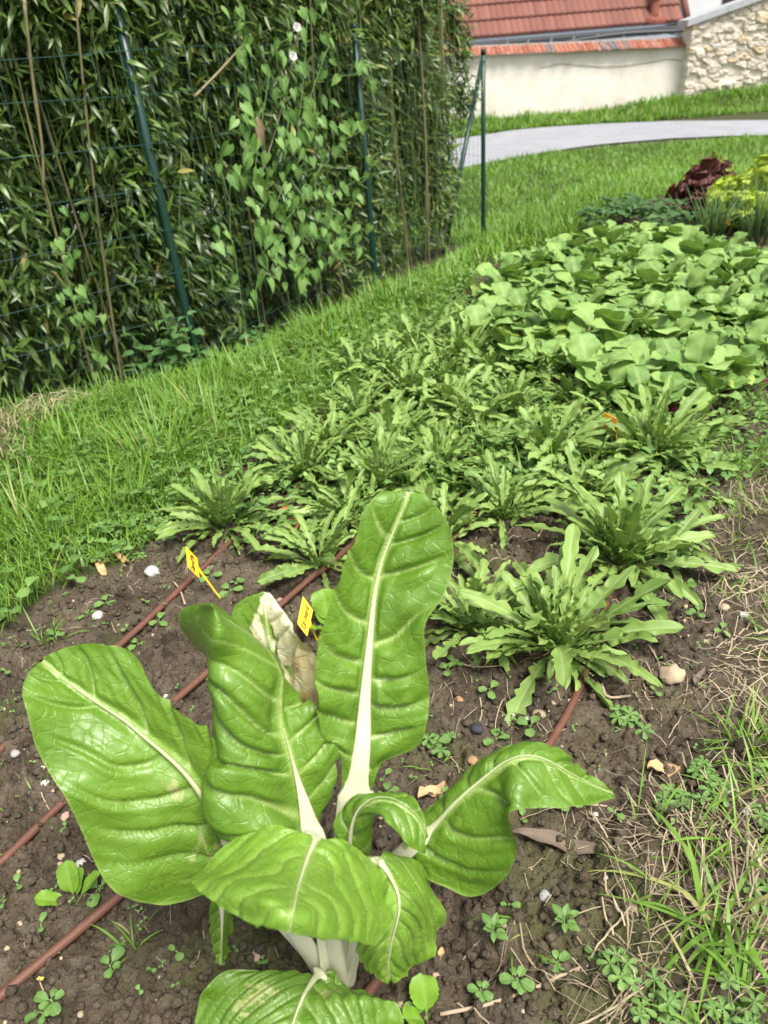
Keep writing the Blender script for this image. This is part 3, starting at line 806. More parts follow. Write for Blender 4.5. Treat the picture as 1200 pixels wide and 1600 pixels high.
for h in (.04, .19, .34, .49, .64, .79, .94, 1.09, 1.22):
    sag = .014 * np.sin(sL * 2.2 + 6 * h) + .02 * (noise(sL * 1.3, sL * 0 + 9 * h, 3) - .5)
    q.tube(np.column_stack([g[:, 0], g[:, 1], gz + h + sag]) - og - [0, 0, 0], .0011, 4)
for s in np.arange(.05, FS[-1], .10):
    a_ = fpt(s); z_ = np.interp(s, FS, zt(FEN[:, 0], FEN[:, 1]))
    q.tube(np.array([[a_[0] + .006 * math.sin(9 * t + s * 7), a_[1], z_ + 1.22 * t] for t in np.linspace(0.02, 1, 10)]) - og, .0009, 4)
q.build("wire_mesh", plain_mat("green_wire", (.015, .06, .055), .4, .5), fence)

# ------------------------------------------------------------------ bamboo
def blades(base, d, nrm_hint, L, W, curve, nl=5, prof='lance', fold=.25):
    """N leaf strips with three columns: returns (N, nl, 3, 3)"""
    N = len(base); B = basis(d, nrm_hint); x = B[:, 0]; y = B[:, 1]; z = B[:, 2]
    t = np.linspace(0, 1, nl)
    wd = {'lance': np.array([.25, .95, 1.0, .62, .02]), 'strap': np.array([.8, 1, .9, .6, .02])}[prof]
    wd = np.interp(t, np.linspace(0, 1, 5), wd)
    ang = curve[:, None] * t[None]
    dy = np.cumsum(np.cos(ang), 1) / nl; dz = -np.cumsum(np.sin(ang), 1) / nl
    dy -= dy[:, :1]; dz -= dz[:, :1]
    mid = base[:, None] + (y[:, None] * dy[..., None] + z[:, None] * dz[..., None]) * L[:, None, None]
    off = x[:, None] * (W[:, None] * .5 * wd[None])[..., None]
    up = z[:, None] * (W[:, None] * .5 * wd[None] * fold)[..., None]
    return np.stack([mid - off + up, mid, mid + off + up], 2)
hedge = empty("bamboo_hedge", (*fpt(2.6), -.2))
tag(hedge, "tall dense bamboo hedge with narrow dark leaves behind the wire fence", "hedge")
bpy.context.view_layer.update(); og = np.array(hedge.location)
SEND = FS[-1] - .42
def hedge_pt(s, d, h):
    p = fpt(s) + fnrm(s) * d[:, None]
    return np.column_stack([p, np.interp(s, FS, zt(FEN[:, 0], FEN[:, 1])) + h])
NC = 34000
s = rng.uniform(.0, SEND + .48, NC); h = 2.15 * rng.beta(1.25, 1.0, NC) + .03
dep = .035 + rng.exponential(.17, NC) + .05 * noise(s * 4, h * 4, 8); dep = np.minimum(dep, 1.1)
# outline: clumps and thin places, the leaning end, a bulge over the fence at the top
dep += .42 * np.clip(noise(s * 4, h * 1.3, 12) - .42, 0, 1) - .14 * sstep(1.1, 1.9, h) * noise(s * 2, h * 0, 4)
dep -= (.09 * rng.random(NC) * sstep(SEND - 1.5, SEND - .9, s) * (1 - sstep(SEND - .6, SEND - .3, s)) * sstep(.85, 1.25, h)) + .10 * (rng.random(NC) < .35) * (np.abs(s - FS[2]) < .14) * sstep(.75, 1.1, h)
lim = SEND - .25 + .50 * sstep(.2, 1.2, h) + .16 * (noise(h * 5, h * 0, 2) - .5) * 2
keep = (s < lim) & ~((h < .32) & (rng.random(NC) < .55))
s, h, dep = s[keep], h[keep], dep[keep]
NI = 7000; s = np.concatenate([s, rng.uniform(0, SEND - .1, NI)]); h = np.concatenate([h, rng.uniform(.02, 2.1, NI)]); dep = np.concatenate([dep, rng.uniform(.7, 1.4, NI)])
pc = hedge_pt(s, dep, h); fn = fnrm(s); NC = len(s)
nl = 5
out = np.column_stack([-fn, np.zeros(NC)]) * rng.uniform(.2, 1, NC)[:, None] + rng.normal(0, .55, (NC, 3)) + [0, 0, -.15]
out = nrm(out)
base = np.repeat(pc, nl, 0) + rng.normal(0, .022, (NC * nl, 3))
d = nrm(np.repeat(out, nl, 0) + rng.normal(0, .5, (NC * nl, 3)) + [0, 0, -.30])
L = rng.uniform(.050, .110, NC * nl); W = L * rng.uniform(.13, .19, NC * nl)
hint = nrm(rng.normal(0, .35, (NC * nl, 3)) + [0.1, -.25, .8])
P = blades(base, d, hint, L, W, rng.uniform(-.1, .9, NC * nl))
tint = np.clip(rng.beta(1.5, 2.2, NC * nl) + .2 * (np.repeat(noise(s * 3, h * 3, 5), nl) - .5), 0, .99)
yel = rng.random(NC * nl) < .014
tint = np.where(yel, rng.uniform(1.6, 2.0, NC * nl), tint)
ss_ = np.repeat(s, nl); tint = np.where((rng.random(NC * nl) < .07 * sstep(2.6, 4.2, ss_)), rng.uniform(1.1, 1.5, NC * nl), tint)
BAM = foliage_mat("bamboo_leaf", (.020, .048, .010), (.150, .245, .052), (.15, .2, .07), .36, .5, .25, nscale=25, bump=.1, third=(.50, .38, .14))
q = MB(); q.grids(P - og, tint=tint, vein=0.0)
fo = q.build("foliage", BAM, hedge)
tq = MB()
for i in range(420):
    s0 = rng.uniform(0, SEND + .1); d0 = rng.uniform(.02, .35); h0 = rng.uniform(-.05, .8); h1 = min(2.2, h0 + rng.uniform(.5, 1.4))
    a_ = hedge_pt(np.array([s0]), np.array([d0]), np.array([h0]))[0]; b_ = hedge_pt(np.array([s0 + rng.normal(0, .08)]), np.array([max(.02, d0 + rng.normal(0, .05))]), np.array([h1]))[0]
    tq.tube(catmull(np.array([a_, .5 * (a_ + b_) + rng.normal(0, .015, 3), b_]), 9) - og, rng.uniform(.0010, .0022), 5, tint=rng.uniform(.3, 1.4), vein=.3)
tq.build("twigs", BAM, hedge)
CANE = NT("bamboo_cane"); k = CANE
c = k.mix(k.attr("tint"), (.035, .05, .016), (.30, .24, .13)); c = k.mix(k.noise(30, 4), c, (.10, .10, .04)); k.base(c, .5, .4)
def cane(pts, r, tint):
    pts = np.asarray(pts, float); L = np.sum(np.linalg.norm(np.diff(pts, axis=0), axis=1)); n = max(8, int(L / .035))
    pp = catmull(pts, n); node = (np.arange(n) % 6 == 0)
    q = MB(); q.tube(pp - og, r * np.where(node, 1.35, 1.0) * np.linspace(1.05, .75, n), 7, tint=tint)
    q.build("cane", CANE.m, hedge)
for i in range(74):
    s0 = rng.uniform(.1, SEND - .1); d0 = rng.uniform(.05, .75) if i > 26 else rng.uniform(.03, .14)
    b = hedge_pt(np.array([s0]), np.array([d0]), np.array([-.05]))[0]
    t = hedge_pt(np.array([min(max(s0 + rng.normal(0, .12), 0), SEND)]), np.array([max(.04, d0 + rng.normal(0, .1))]), np.array([rng.uniform(1.5, 2.2)]))[0]
    m = .5 * (b + t) + rng.normal(0, .02, 3)
    cane([b, m, t], rng.uniform(.0025, .006), rng.beta(1.0, 2.6) if i > 8 else .8)
def fplane(px, py, off=0.0):
    """pixel -> the vertical fence plane, off metres towards the garden"""
    d = ray(px, py); best = None
    for a_, b_ in zip(FEN[:-1], FEN[1:]):
        n = nrm(np.array([-(b_ - a_)[1], (b_ - a_)[0]])); a2 = a_ - n * off
        t = (n @ (a2 - C0[:2])) / (d[:2] @ n); p = C0 + d * t
        u = (p[:2] - a_) @ (b_ - a_) / ((b_ - a_) @ (b_ - a_))
        if best is None or abs(u - .5) < best[0]: best = (abs(u - .5), p)
    return best[1]
cane([fplane(37, -5, -.02), fplane(52, 130, -.02), fplane(66, 230, -.02), fplane(68, 300, -.03)], .0055, .75)
cane([fplane(303, 152, -.02), fplane(342, 112, .01), fplane(378, 72, .0)], .005, 1.0)
cane([fplane(468, 40, -.03), fplane(450, 130, -.02), fplane(424, 225, -.02), fplane(398, 300, -.03)], .004, .6)
cane([fplane(715, 20, .02), fplane(640, 70, .0), fplane(612, 130, -.02)], .003, .7) if False else None

# ------------------------------------------------------------------ bindweed on the fence
HEARTPX = [(275, 160), (95, 395), (95, 505), (95, 560), (105, 460), (125, 620), (250, 360), (265, 490), (350, 520), (330, 300), (350, 450), (465, 540), (460, 340), (430, 175), (590, 295), (535, 515), (585, 530), (410, 650), (310, 605), (340, 660), (480, 640), (305, 720), (265, 715), (380, 740), (195, 765), (260, 790), (330, 830), (265, 855), (435, 805), (495, 780), (550, 735), (590, 740), (545, 830), (170, 830), (140, 885), (325, 910), (250, 915), (390, 910), (430, 935), (160, 940), (195, 950), (275, 965), (150, 1000), (230, 1000), (355, 990), (395, 985), (440, 1000), (330, 1050), (290, 1070), (400, 1050), (170, 1090), (210, 1075), (295, 1120), (350, 1140), (385, 1155), (225, 1145), (335, 1200), (405, 1110), (470, 1045), (130, 1245), (500, 590), (410, 240), (240, 560), (235, 605), (250, 650), (140, 740), (150, 795), (90, 150), (70, 250), (215, 205), (180, 300), (440, 880), (480, 960), (520, 900), (360, 575), (380, 490), (215, 400), (385, 820), (205, 870), (30, 760), (20, 985), (30, 1050), (100, 690), (60, 720), (560, 1060), (510, 1010), (445, 1095), (150, 1180), (255, 1200), (540, 960), (75, 60), (390, 10), (340, 70)]
HEARTPX += [(-880 + 0, 120)] if False else []
FARLEFT = [(115, 470), (130, 458), (128, 500), (105, 365), (118, 400), (100, 428), (135, 505), (150, 560), (88, 390)]
def heart(n=9):
    t = np.linspace(0, 1, n)
    w = np.array([.40, .92, 1.0, .93, .78, .58, .36, .17, .01]); w = np.interp(t, np.linspace(0, 1, 9), w)
    lobes = -.16 * np.array([1, .5, 0, 0, 0, 0, 0, 0, 0]); lobes = np.interp(t, np.linspace(0, 1, 9), lobes)
    v = np.linspace(-1, 1, 7)
    X = w[:, None] * v[None] * .37
    Y = t[:, None] * (1 - 0 * v[None]) - .22 * (np.abs(v[None]) ** 1.5) * (1 - t[:, None]) ** 2
    Z = .10 * np.abs(v[None]) ** 1.3 * w[:, None] - .16 * t[:, None] ** 2
    return np.stack([X, Y, Z], -1), np.broadcast_to(np.exp(-(v[None] / .09) ** 2), (n, 7)) * (1 - .6 * t[:, None])
HT, HV = heart()
IVY = foliage_mat("bindweed_leaf", (.075, .180, .030), (.220, .380, .100), (.28, .42, .16), .5, .35, .3, nscale=60, bump=.15)
def put(T, base, d, hint, sc):
    B = basis(d, hint)                                     # (N,3,3)
    return base[:, None, None] + np.einsum('abk,nkj->nabj', T, B) * sc[:, None, None, None]
pts = [(350 + x / 2.667, y / 2.667) for x, y in HEARTPX] + FARLEFT
cl = [(0, 180, "far left bindweed vine of a few pale heart leaves low in the bamboo"), (180, 398, "bindweed vine hanging below the broken pale cane on the fence"), (398, 425, "bindweed vine with a dry brown withered leaf beside it"), (425, 456, "bindweed vine climbing the fence with two white closed flowers"), (456, 480, "bindweed vine of pale heart leaves right of the two white flowers"), (480, 520, "bindweed vine between the thin leaning cane and the middle green post"), (520, 900, "bindweed vine twining close beside the middle green post")]
for c0, c1, lab in cl:
    pp = sorted([p for p in pts if c0 <= p[0] < c1], key=lambda p: p[1])
    if not pp: continue
    b = np.array([fplane(x, y, rng.uniform(.015, .06)) for x, y in pp])
    org = b[np.argmin(b[:, 2])] * [1, 1, 0] + [0, 0, zt(b[0][0], b[0][1])]
    vine = empty("bindweed_vine", org)
    tag(vine, lab, "climbing plant", "bindweed vines on the fence")
    e = np.concatenate([b, b + rng.normal(0, .035, b.shape), (b + rng.normal(0, .05, b.shape))[::2]]); N = len(e)
    nsc = rng.uniform(.036, .066, N) * (.75 if c0 == 0 else 1)
    d = nrm(np.column_stack([rng.normal(.1, .5, N), rng.normal(-.25, .25, N), -np.ones(N)]))
    hint = nrm(np.column_stack([rng.normal(.3, .5, N), rng.normal(-.75, .25, N), rng.uniform(.0, .9, N)]))
    P = put(HT, e - d * nsc[:, None] * .5, d, hint, nsc)
    q = MB(); q.grids(P - org, vein=np.broadcast_to(HV[None] * .5, (N, *HV.shape)), tint=rng.uniform(0, 1, N))
    q.build("leaves", IVY, vine)
    so_ = b[np.argsort(b[:, 2])]; path = np.concatenate([[org + [0, 0, -.02]], so_ + rng.normal(0, .01, so_.shape)])
    q = MB(); q.tube(catmull(path, len(path) * 5) - org, .0016, 5, tint=.3, vein=.2); q.build("stem", IVY, vine)
    if c0 == 425:
        for fx, fy in ((461, 46), (455, 91)):
            c_ = fplane(fx, fy, .07); a = np.linspace(0, 2 * np.pi, 13)[:-1]
            rr_ = np.array([.003, .004, .008, .013, .017]); yy_ = np.array([0, .018, .032, .042, .043])
            ax = nrm(np.array([.35, -.6, .25])); B = basis(ax[None], [[0, 0, 1]])[0]
            P = c_ + (np.cos(a)[None, :, None] * B[0] + np.sin(a)[None, :, None] * B[2]) * (rr_[:, None] * (1 + .12 * np.cos(5 * a)[None]))[..., None] + ax * yy_[:, None, None] - ax * .02
            q = MB(); q.grid(P - org, True); fm = NT("white_petal"); fm.base((.80, .80, .78), .6, .3); fm.translucent((.8, .8, .75), .3)
            q.build("flower", fm.m, vine)
    if c0 == 398:
        c_ = fplane(402, 182, .05)
        P = blades(np.array([c_]), np.array([[.05, 0, -1.0]]), np.array([[.2, -.9, .2]]), np.array([.13]), np.array([.035]), np.array([.3]), 9, fold=.7)
        q = MB(); q.grids(P - org, tint=.2, vein=0); q.build("withered_leaf", plain_mat("withered_brown", (.30, .21, .14), .8, .2, .35, 60), vine)

# ------------------------------------------------------------------ drip hoses
HOSE = NT("brown_drip_hose"); k = HOSE
c = k.mix(k.noise(30, 4), (.095, .040, .026), (.165, .074, .048)); c = k.mix(k.ramp(k.noise(90, 4, .7), [(.6, (0, 0, 0)), (.75, (1, 1, 1))]), c, (.20, .14, .095))
k.base(c, .55, .35, k.bump(k.noise(120, 2), .1, .002))
def ground_path(px, ext=None, lift=.007, step=.03):
    a = np.array(px, float); p = Gz(a[:, 0], a[:, 1])
    if ext is not None: p = np.concatenate([p, p[-1:] + np.array([[ext[0] * t, ext[1] * t, 0] for t in (.35, .8, 1.3, 1.9)])])
    L = np.sum(np.linalg.norm(np.diff(p, axis=0), axis=1)); p = catmull(p, max(8, int(L / step)))
    p[:, 2] = zt(p[:, 0], p[:, 1]) + lift + .005 * (noise(p[:, 0] * 6, p[:, 1] * 6, 3) - .4)
    return p
for lab, px, ext in (("brown drip hose farthest to the left, passing beside the first yellow label", [(-90, 1235), (0, 1180), (110, 1085), (220, 985), (310, 900), (360, 852), (430, 795), (480, 755)], (.45, .85)),
                     ("brown drip hose running behind the chard towards the second yellow label", [(-90, 1425), (0, 1355), (105, 1255), (230, 1140), (330, 1050), (480, 915), (525, 878)], (.50, .85)),
                     ("brown drip hose at the lower left that goes under the broad chard leaf", [(-90, 1640), (0, 1565), (100, 1480), (195, 1400), (250, 1352)], (.55, .83)),
                     ("brown drip hose to the right of the chard leading into the rocket plants", [(530, 1612), (562, 1575), (632, 1482), (700, 1395), (785, 1275), (860, 1165), (908, 1072), (955, 930), (1000, 830)], (.30, .80))):
    p = ground_path(px, ext); o0 = p[0]
    h_ = MB().tube(p - o0, .0058, 12).build("drip_hose", HOSE.m); h_.location = o0
    tag(h_, lab, "hose", "drip hoses on the bed")

# ------------------------------------------------------------------ generic leaves
def lobed_leaf(L, W, lobes, seed, n=58, m=7, arch=.8, twist=0.0, cut=.5):
    """rocket leaf lying along +y from the origin, z up"""
    r = np.random.default_rng(seed)
    t = np.linspace(0, 1, n)
    env = np.interp(t, [0, .12, .25, .45, .65, .82, .93, 1], [.10, .09, .22, .62, .9, 1.0, .72, .04])
    out = []
    for sd in (-1, 1):
        core = np.interp(t, [0, .15, .3, .6, .78, .9, .97, 1], [.09, .08, .11, .20, .40, .46, .27, .02]) * (1 + .9 * (1 - cut))
        wd_ = core.copy()
        for q_ in range(lobes):
            tc = .24 + .56 * (q_ + .5) / lobes + r.uniform(-.03, .03); hw_ = .33 / lobes * r.uniform(.8, 1.25)
            a_ = np.interp(tc, [.2, .4, .65, .85], [.38, .80, .95, .75]) * r.uniform(.65, 1.1)
            x_ = (t - tc) / hw_; lob = np.where(x_ < .25, np.clip((x_ + 1) / 1.25, 0, 1), np.clip((1 - x_) / .75, 0, 1)) ** .75
            wd_ = np.maximum(wd_, core + (a_ - core) * lob)
        out.append(np.minimum(wd_, np.interp(t, [0, .86, .95, 1], [1.2, 1.0, .5, .02])))
    wl, wr = out
    v = np.array([-1, -.55, -.13, 0, .13, .55, 1.0])
    ww = np.where(v[None] < 0, wl[:, None], wr[:, None])
    X = v[None] * ww * W * .5
    back = .10 * L * np.abs(v[None]) ** 1.2 * (ww / 1.0) * .45
    ang = arch * t ** 1.3
    dy = np.concatenate([[0], np.cumsum(np.cos(ang[:-1]))]) / (n - 1) * L; dz = -np.concatenate([[0], np.cumsum(np.sin(ang[:-1]))]) / (n - 1) * L
    Y = dy[:, None] + back * 0 + .02 * L * np.abs(v[None]) * np.sin(t * 20)[:, None] * 0
    Z = dz[:, None] + .22 * np.abs(X) + .006 * (noise(t[:, None] * 9 + seed, v[None] * 2 + seed, 3) - .5) * np.abs(v[None]) * 2
    tw = twist * t[:, None]
    Xr = X * np.cos(tw) - (Z - dz[:, None]) * np.sin(tw); Zr = dz[:, None] + X * np.sin(tw) + (Z - dz[:, None]) * np.cos(tw)
    vein = np.exp(-(v[None] / .10) ** 2) * np.interp(t, [0, .3, .9, 1], [1, .9, .6, .3])[:, None]
    return np.stack([Xr, Y + .25 * np.abs(X), Zr], -1), vein
def round_leaf(L, W, seed, stalk=.35, n=26, m=9, arch=.7, cup=.25, wav=.06, apex=1.0):
    r = np.random.default_rng(seed)
    t = np.linspace(0, 1, n); u = np.clip((t - stalk) / (1 - stalk), 0, 1)
    env = np.where(t < stalk, .055, .055 + .95 * np.interp(u, [0, .1, .25, .45, .65, .82, .93, .98, 1], [0, .45, .78, .96, 1.0, .9, .64, .36, .02]))
    if apex != 1.0: env = np.where(t < stalk, .055, .055 + .95 * np.interp(u, [0, .08, .25, .45, .65, .82, .93, 1], [0, .5, .92, 1.0, .8, .48, .22, .01]))
    v = np.linspace(-1, 1, m)
    ser = 1 + .05 * np.sin(u * 40 + seed)[:, None] * np.abs(v[None]) ** 3
    X = v[None] * env[:, None] * W * .5 * ser
    ang = arch * t ** 1.6
    dy = np.concatenate([[0], np.cumsum(np.cos(ang[:-1]))]) / (n - 1) * L; dz = -np.concatenate([[0], np.cumsum(np.sin(ang[:-1]))]) / (n - 1) * L
    Z = dz[:, None] + cup * np.abs(X) ** 1.0 * (1 - .4 * u[:, None]) + wav * W * np.sin(u * 11 + seed)[:, None] * v[None] ** 2 * np.sign(v[None]) + .05 * W * (noise(u[:, None] * 4 + seed, v[None] * 2.2 + seed, 3) - .5)
    ph = (u[:, None] * 6 - np.abs(v[None]) * 1.1); sv = np.exp(-((np.abs(ph - np.round(ph))) / .10) ** 2) * .35 * (u[:, None] > 0)
    Z = Z - .012 * W * sv * 3 * (1 - np.abs(v[None]) * .6) * (np.abs(v[None]) > .1)
    vein = np.maximum(np.exp(-(v[None] / .10) ** 2) * np.where(t < stalk, 1, .9 - .5 * u)[:, None], sv * .8)
    return np.stack([X, dy[:, None] + .12 * np.abs(X), Z], -1), vein
def aim(P, az, el, roll=0.0):
    """leaf along +y -> azimuth az, elevation el"""
    c, s = math.cos(roll), math.sin(roll); P = P @ np.array([[c, 0, -s], [0, 1, 0], [s, 0, c]])
    c, s = math.cos(el), math.sin(el); P = P @ np.array([[1, 0, 0], [0, c, s], [0, -s, c]])
    c, s = math.cos(az), math.sin(az); return P @ np.array([[c, s, 0], [-s, c, 0], [0, 0, 1]])

# ------------------------------------------------------------------ rocket plants
ROCK = foliage_mat("rocket_leaf", (.100, .182, .030), (.255, .378, .092), (.42, .52, .26), .5, .4, .2, nscale=45, bump=.3, third=(.24, .32, .06))
def rocket_mesh(seed, nl=30, Lr=(.12, .205), lo=.15, hi=1.42, lobes=7, cut=.92):
    r = np.random.default_rng(seed); q = MB()
    for i in range(nl):
        f = (i + .5) / nl
        L = r.uniform(*Lr) * (.75 + .35 * math.sin(math.pi * (f * .75 + .2)))
        el = lo + (hi - lo) * f ** .9 + r.normal(0, .22)
        P, ve = lobed_leaf(L, min(.036, L * r.uniform(.16, .235)), int(r.integers(4, lobes + 1)), seed * 100 + i, arch=r.uniform(.35, 1.25) * (1.15 - .5 * f), twist=r.normal(0, .5), cut=cut * r.uniform(.65, 1.15))
        P = aim(P, i * 2.399 + r.normal(0, .2), el, r.normal(0, .25))
        az = i * 2.399
        q.grid(P + np.array([-math.sin(az), math.cos(az), 0]) * .010 * (1 - f) + [0, 0, .004], vein=ve * .75, tint=float(np.clip(r.normal(.5, .22), 0, .95)) if r.random() > .015 else 1.6)
    return q
def weedless(name, mat, q, label, cat, group):
    o = q.build(name, mat); tag(o, label, cat, group); return o
RP_ = [rocket_mesh(11, 72, (.08, .19)), rocket_mesh(12, 60, (.08, .175), .15, 1.35, 5, .75), rocket_mesh(13, 40, (.10, .17), .15, 1.3, 6, 1.0), rocket_mesh(14, 32, (.08, .15), .15, 1.25, 5, .7), rocket_mesh(15, 80, (.09, .195), .2, 1.45, 6, .9)]
RSPOT = [(868, 1015, 0, 1.06, "large bushy rocket plant nearest the camera on the right, over the drip hose"), (965, 885, 4, .98, "bushy upright rocket plant just behind the largest one"),
         (1018, 722, 4, 1.02, "rocket plant with the orange label standing in its leaves"), (858, 718, 1, 1.0, "rocket plant left of the one with the orange label"),
         (785, 812, 2, 1.0, "deeply cut rocket plant right of the tip of the upright chard leaf"), (690, 742, 1, .9, "rocket plant just behind the tip of the upright chard leaf"),
         (595, 765, 4, .8, "rocket plant above left of the upright chard leaf tip"), (478, 745, 1, .95, "rocket plant with long stems left of the chard tip beside the grass"),
         (352, 828, 4, .88, "rocket plant on the hose behind the first yellow label"), (500, 885, 3, .92, "small rocket plant beside the second yellow label"),
         (752, 668, 0, .85, "rocket plant in the middle of the patch beneath the radish leaves"), (640, 625, 1, 1.0, "pale rocket plant towards the grass in the middle of the patch"),
         (560, 655, 2, .9, "rocket plant near the grass edge of the bed"), (722, 575, 4, .95, "rocket plant at the back touching the radish bed's left end"),
         (835, 600, 0, .85, "tall rocket plant in front of the radish bed"), (905, 640, 1, .85, "rocket plant under the front radish leaves left of the orange label"),
         (735, 985, 2, .9, "rocket plant partly hidden behind the upright chard leaf"), (690, 850, 3, 1.0, "low rocket plant tucked behind the upright chard leaf"),
         (650, 545, 3, .95, "farthest rocket plant by the long grass"), (560, 585, 3, 1.0, "rocket plant with a pale arching leaf at the grass edge")]
RSPOT += [(612, 705, 2, .95, "rocket plant between the chard tip and the pale rockets"), (705, 640, 0, .8, "rocket plant in the thick of the patch, left of the centre one"), (800, 655, 4, .8, "rocket plant close behind the deeply cut one"), (520, 705, 3, 1.1, "spreading rocket plant in the left part of the patch"),
          (690, 600, 2, .9, "rocket plant below the left end of the radish bed"), (770, 590, 3, 1.0, "small rocket plant against the radish leaves"), (1075, 690, 3, .9, "small rocket plant right of the orange label"), (600, 590, 1, .85, "rocket plant at the grass edge below the far rocket"), (905, 775, 3, 1.0, "low rocket plant between the bushy ones on the hose"), (545, 810, 2, .8, "rocket plant right behind the upright chard leaf's left shoulder")]
rocks_ = []
for i, (px, py, kd, sc, lab) in enumerate(RSPOT):
    g = GT(px, py)
    if i < 5: pass
    if not any(r[1] == kd for r in rocks_):
        o = weedless("rocket_plant", ROCK, RP_[kd], lab, "rocket plant", "rocket plants in the bed")
    else:
        o = [r[0] for r in rocks_ if r[1] == kd][0].copy(); COL.objects.link(o); o["label"] = lab
    place(o, [g[0], g[1], zt(g[0], g[1]) - .004], rng.uniform(0, 6.28), sc * rng.uniform(1.0, 1.12), (rng.normal(0, .05), rng.normal(0, .05)))
    rocks_.append((o, kd))

# ------------------------------------------------------------------ radishes
RAD = foliage_mat("radish_leaf", (.10, .20, .042), (.270, .415, .115), (.40, .52, .2), .55, .3, .22, nscale=50, bump=.35, third=(.36, .42, .06))
ROOT = plain_mat("radish_root", (.26, .03, .06), .4, .5)
def radish(seed, nl):
    r = np.random.default_rng(seed); q = MB()
    for i in range(nl):
        L = r.uniform(.078, .155)
        P, ve = round_leaf(L, L * r.uniform(.50, .64), seed * 50 + i, stalk=r.uniform(.34, .45), arch=r.uniform(.5, 1.5), cup=r.uniform(-.05, .35), wav=r.uniform(.03, .10))
        P = aim(P, i * 2.399 + r.normal(0, .3), r.uniform(.75, 1.4), r.normal(0, .35))
        q.grid(P + [0, 0, .02], vein=ve * .6, tint=float(np.clip(r.normal(.5, .3), 0, .98)) if r.random() > .04 else 1.5)
    return q
def make_radish(seed, nl):
    o = empty("radish_plant")
    tag(o, "radish plant with broad soft pale green leaves in the dense bed", "radish plant", "radish plants in the dense bed")
    radish(seed, nl).build("leaves", RAD, o)
    a = MB(); zz = np.array([-.02, -.012, .0, .012, .022, .027]); a.tube(np.column_stack([0 * zz, 0 * zz, zz]), [.004, .013, .018, .016, .008, .005], 10)
    a.build("root", ROOT, o)
    return o
radp = [make_radish(30 + i, n_) for i, n_ in enumerate((9, 10, 8, 11))]
RPX = np.array([(742, 505), (775, 430), (832, 382), (900, 360), (980, 353), (1060, 357), (1130, 368), (1230, 395), (1290, 470), (1230, 560), (1130, 590), (1040, 605), (960, 588), (880, 555), (800, 540)], float)
RPOLY = Gz(RPX[:, 0], RPX[:, 1], .10)[:, :2]
cand = rng.uniform(RPOLY.min(0), RPOLY.max(0), (4000, 2)); cand = cand[inpoly(cand[:, 0], cand[:, 1], RPOLY)]
sel = [Gz(1105, 640)[:2], Gz(1010, 615)[:2]]
for c_ in cand:
    if all(np.hypot(*(c_ - s_)) > .085 for s_ in sel): sel.append(c_)
for i, s_ in enumerate(sel[:270]):
    o = radp[i] if i < 4 else copy_tree(radp[i % 4])
    if i == 0: o["label"] = "radish plant at the bed's front corner showing its red root"
    place(o, [s_[0], s_[1], zt(s_[0], s_[1]) - .002], rng.uniform(0, 6.28), rng.uniform(.82, 1.12), (rng.normal(0, .08), rng.normal(0, .08)))

# ------------------------------------------------------------------ lettuces, chives, strawberries at the back
def frilly(seed, nl, L0, c_el=(.3, 1.5)):
    r = np.random.default_rng(seed); q = MB(); nl = int(nl * 3.2); L0 = L0 * .62
    for i in range(nl):
        f = (i + .5) / nl; L = L0 * r.uniform(.75, 1.1) * (1.1 - .45 * f)
        P, ve = round_leaf(L, L * .95, seed * 40 + i, stalk=.08, n=22, m=13, arch=r.uniform(-.2, .7), cup=.35, wav=0)
        v = np.linspace(-1, 1, 13)[None]; u = np.linspace(0, 1, 22)[:, None]
        e = np.maximum(np.abs(v) ** 3, sstep(.75, 1, u))
        P[..., 2] += .13 * L * e * np.sin(u * 30 + 11 * v + i) + .06 * L * (noise(u * 9 + i, v * 5 + i, 3) - .5); P[..., 0] += .09 * L * e * np.cos(u * 37 + i + 12 * v)
        rr_ = L0 * .75 * math.sqrt(1 - f) * r.uniform(.3, 1); q.grid(aim(P, i * 2.399, c_el[0] + (c_el[1] - c_el[0]) * f, r.normal(0, .3)) + [-math.sin(i * 2.399) * rr_, math.cos(i * 2.399) * rr_, L0 * .75 * r.uniform(.1, 1) * (.35 + f)], vein=ve * .5, tint=np.clip(r.uniform(.1, .8) + .4 * e, 0, .99))
    return q
GLET = foliage_mat("lettuce_leaf", (.28, .42, .035), (.48, .60, .075), (.5, .6, .2), .5, .4, .35, nscale=40, bump=.3)
RLET = foliage_mat("red_lettuce_leaf", (.060, .018, .022), (.14, .045, .040), (.16, .12, .05), .5, .4, .25, nscale=40, bump=.3)
OLET = foliage_mat("speckled_lettuce_leaf", (.17, .22, .03), (.30, .33, .06), (.3, .4, .1), .5, .4, .3, nscale=40, bump=.3)
for px, py, mt, L0, sd, lab in ((1195, 350, GLET, .33, 1, "bright yellow green frilly lettuce behind the chives, partly cut off"), (1172, 358, GLET, .26, 2, "smaller yellow green lettuce between the two chive clumps"), (1212, 330, GLET, .28, 3, "yellow green lettuce farthest back at the picture's edge"),
                                (1102, 330, RLET, .25, 4, "dark red oak lettuce at the back of the bed"), (1088, 352, RLET, .15, 5, "small dark red lettuce between strawberry plants and chives"), (1108, 305, OLET, .22, 6, "olive green lettuce behind the dark red one")):
    g = GT(px, py); o = frilly(sd, 22, L0).build("lettuce", mt); tag(o, lab, "lettuce", "lettuces at the back"); place(o, [g[0], g[1], zt(g[0], g[1])], rng.uniform(0, 6), (.95, .95, 1.05) if mt is GLET else (.85, .85, 1.15))
CHIV = foliage_mat("chive_leaf", (.045, .110, .030), (.120, .215, .065), (.1, .2, .05), .45, .4, .1)
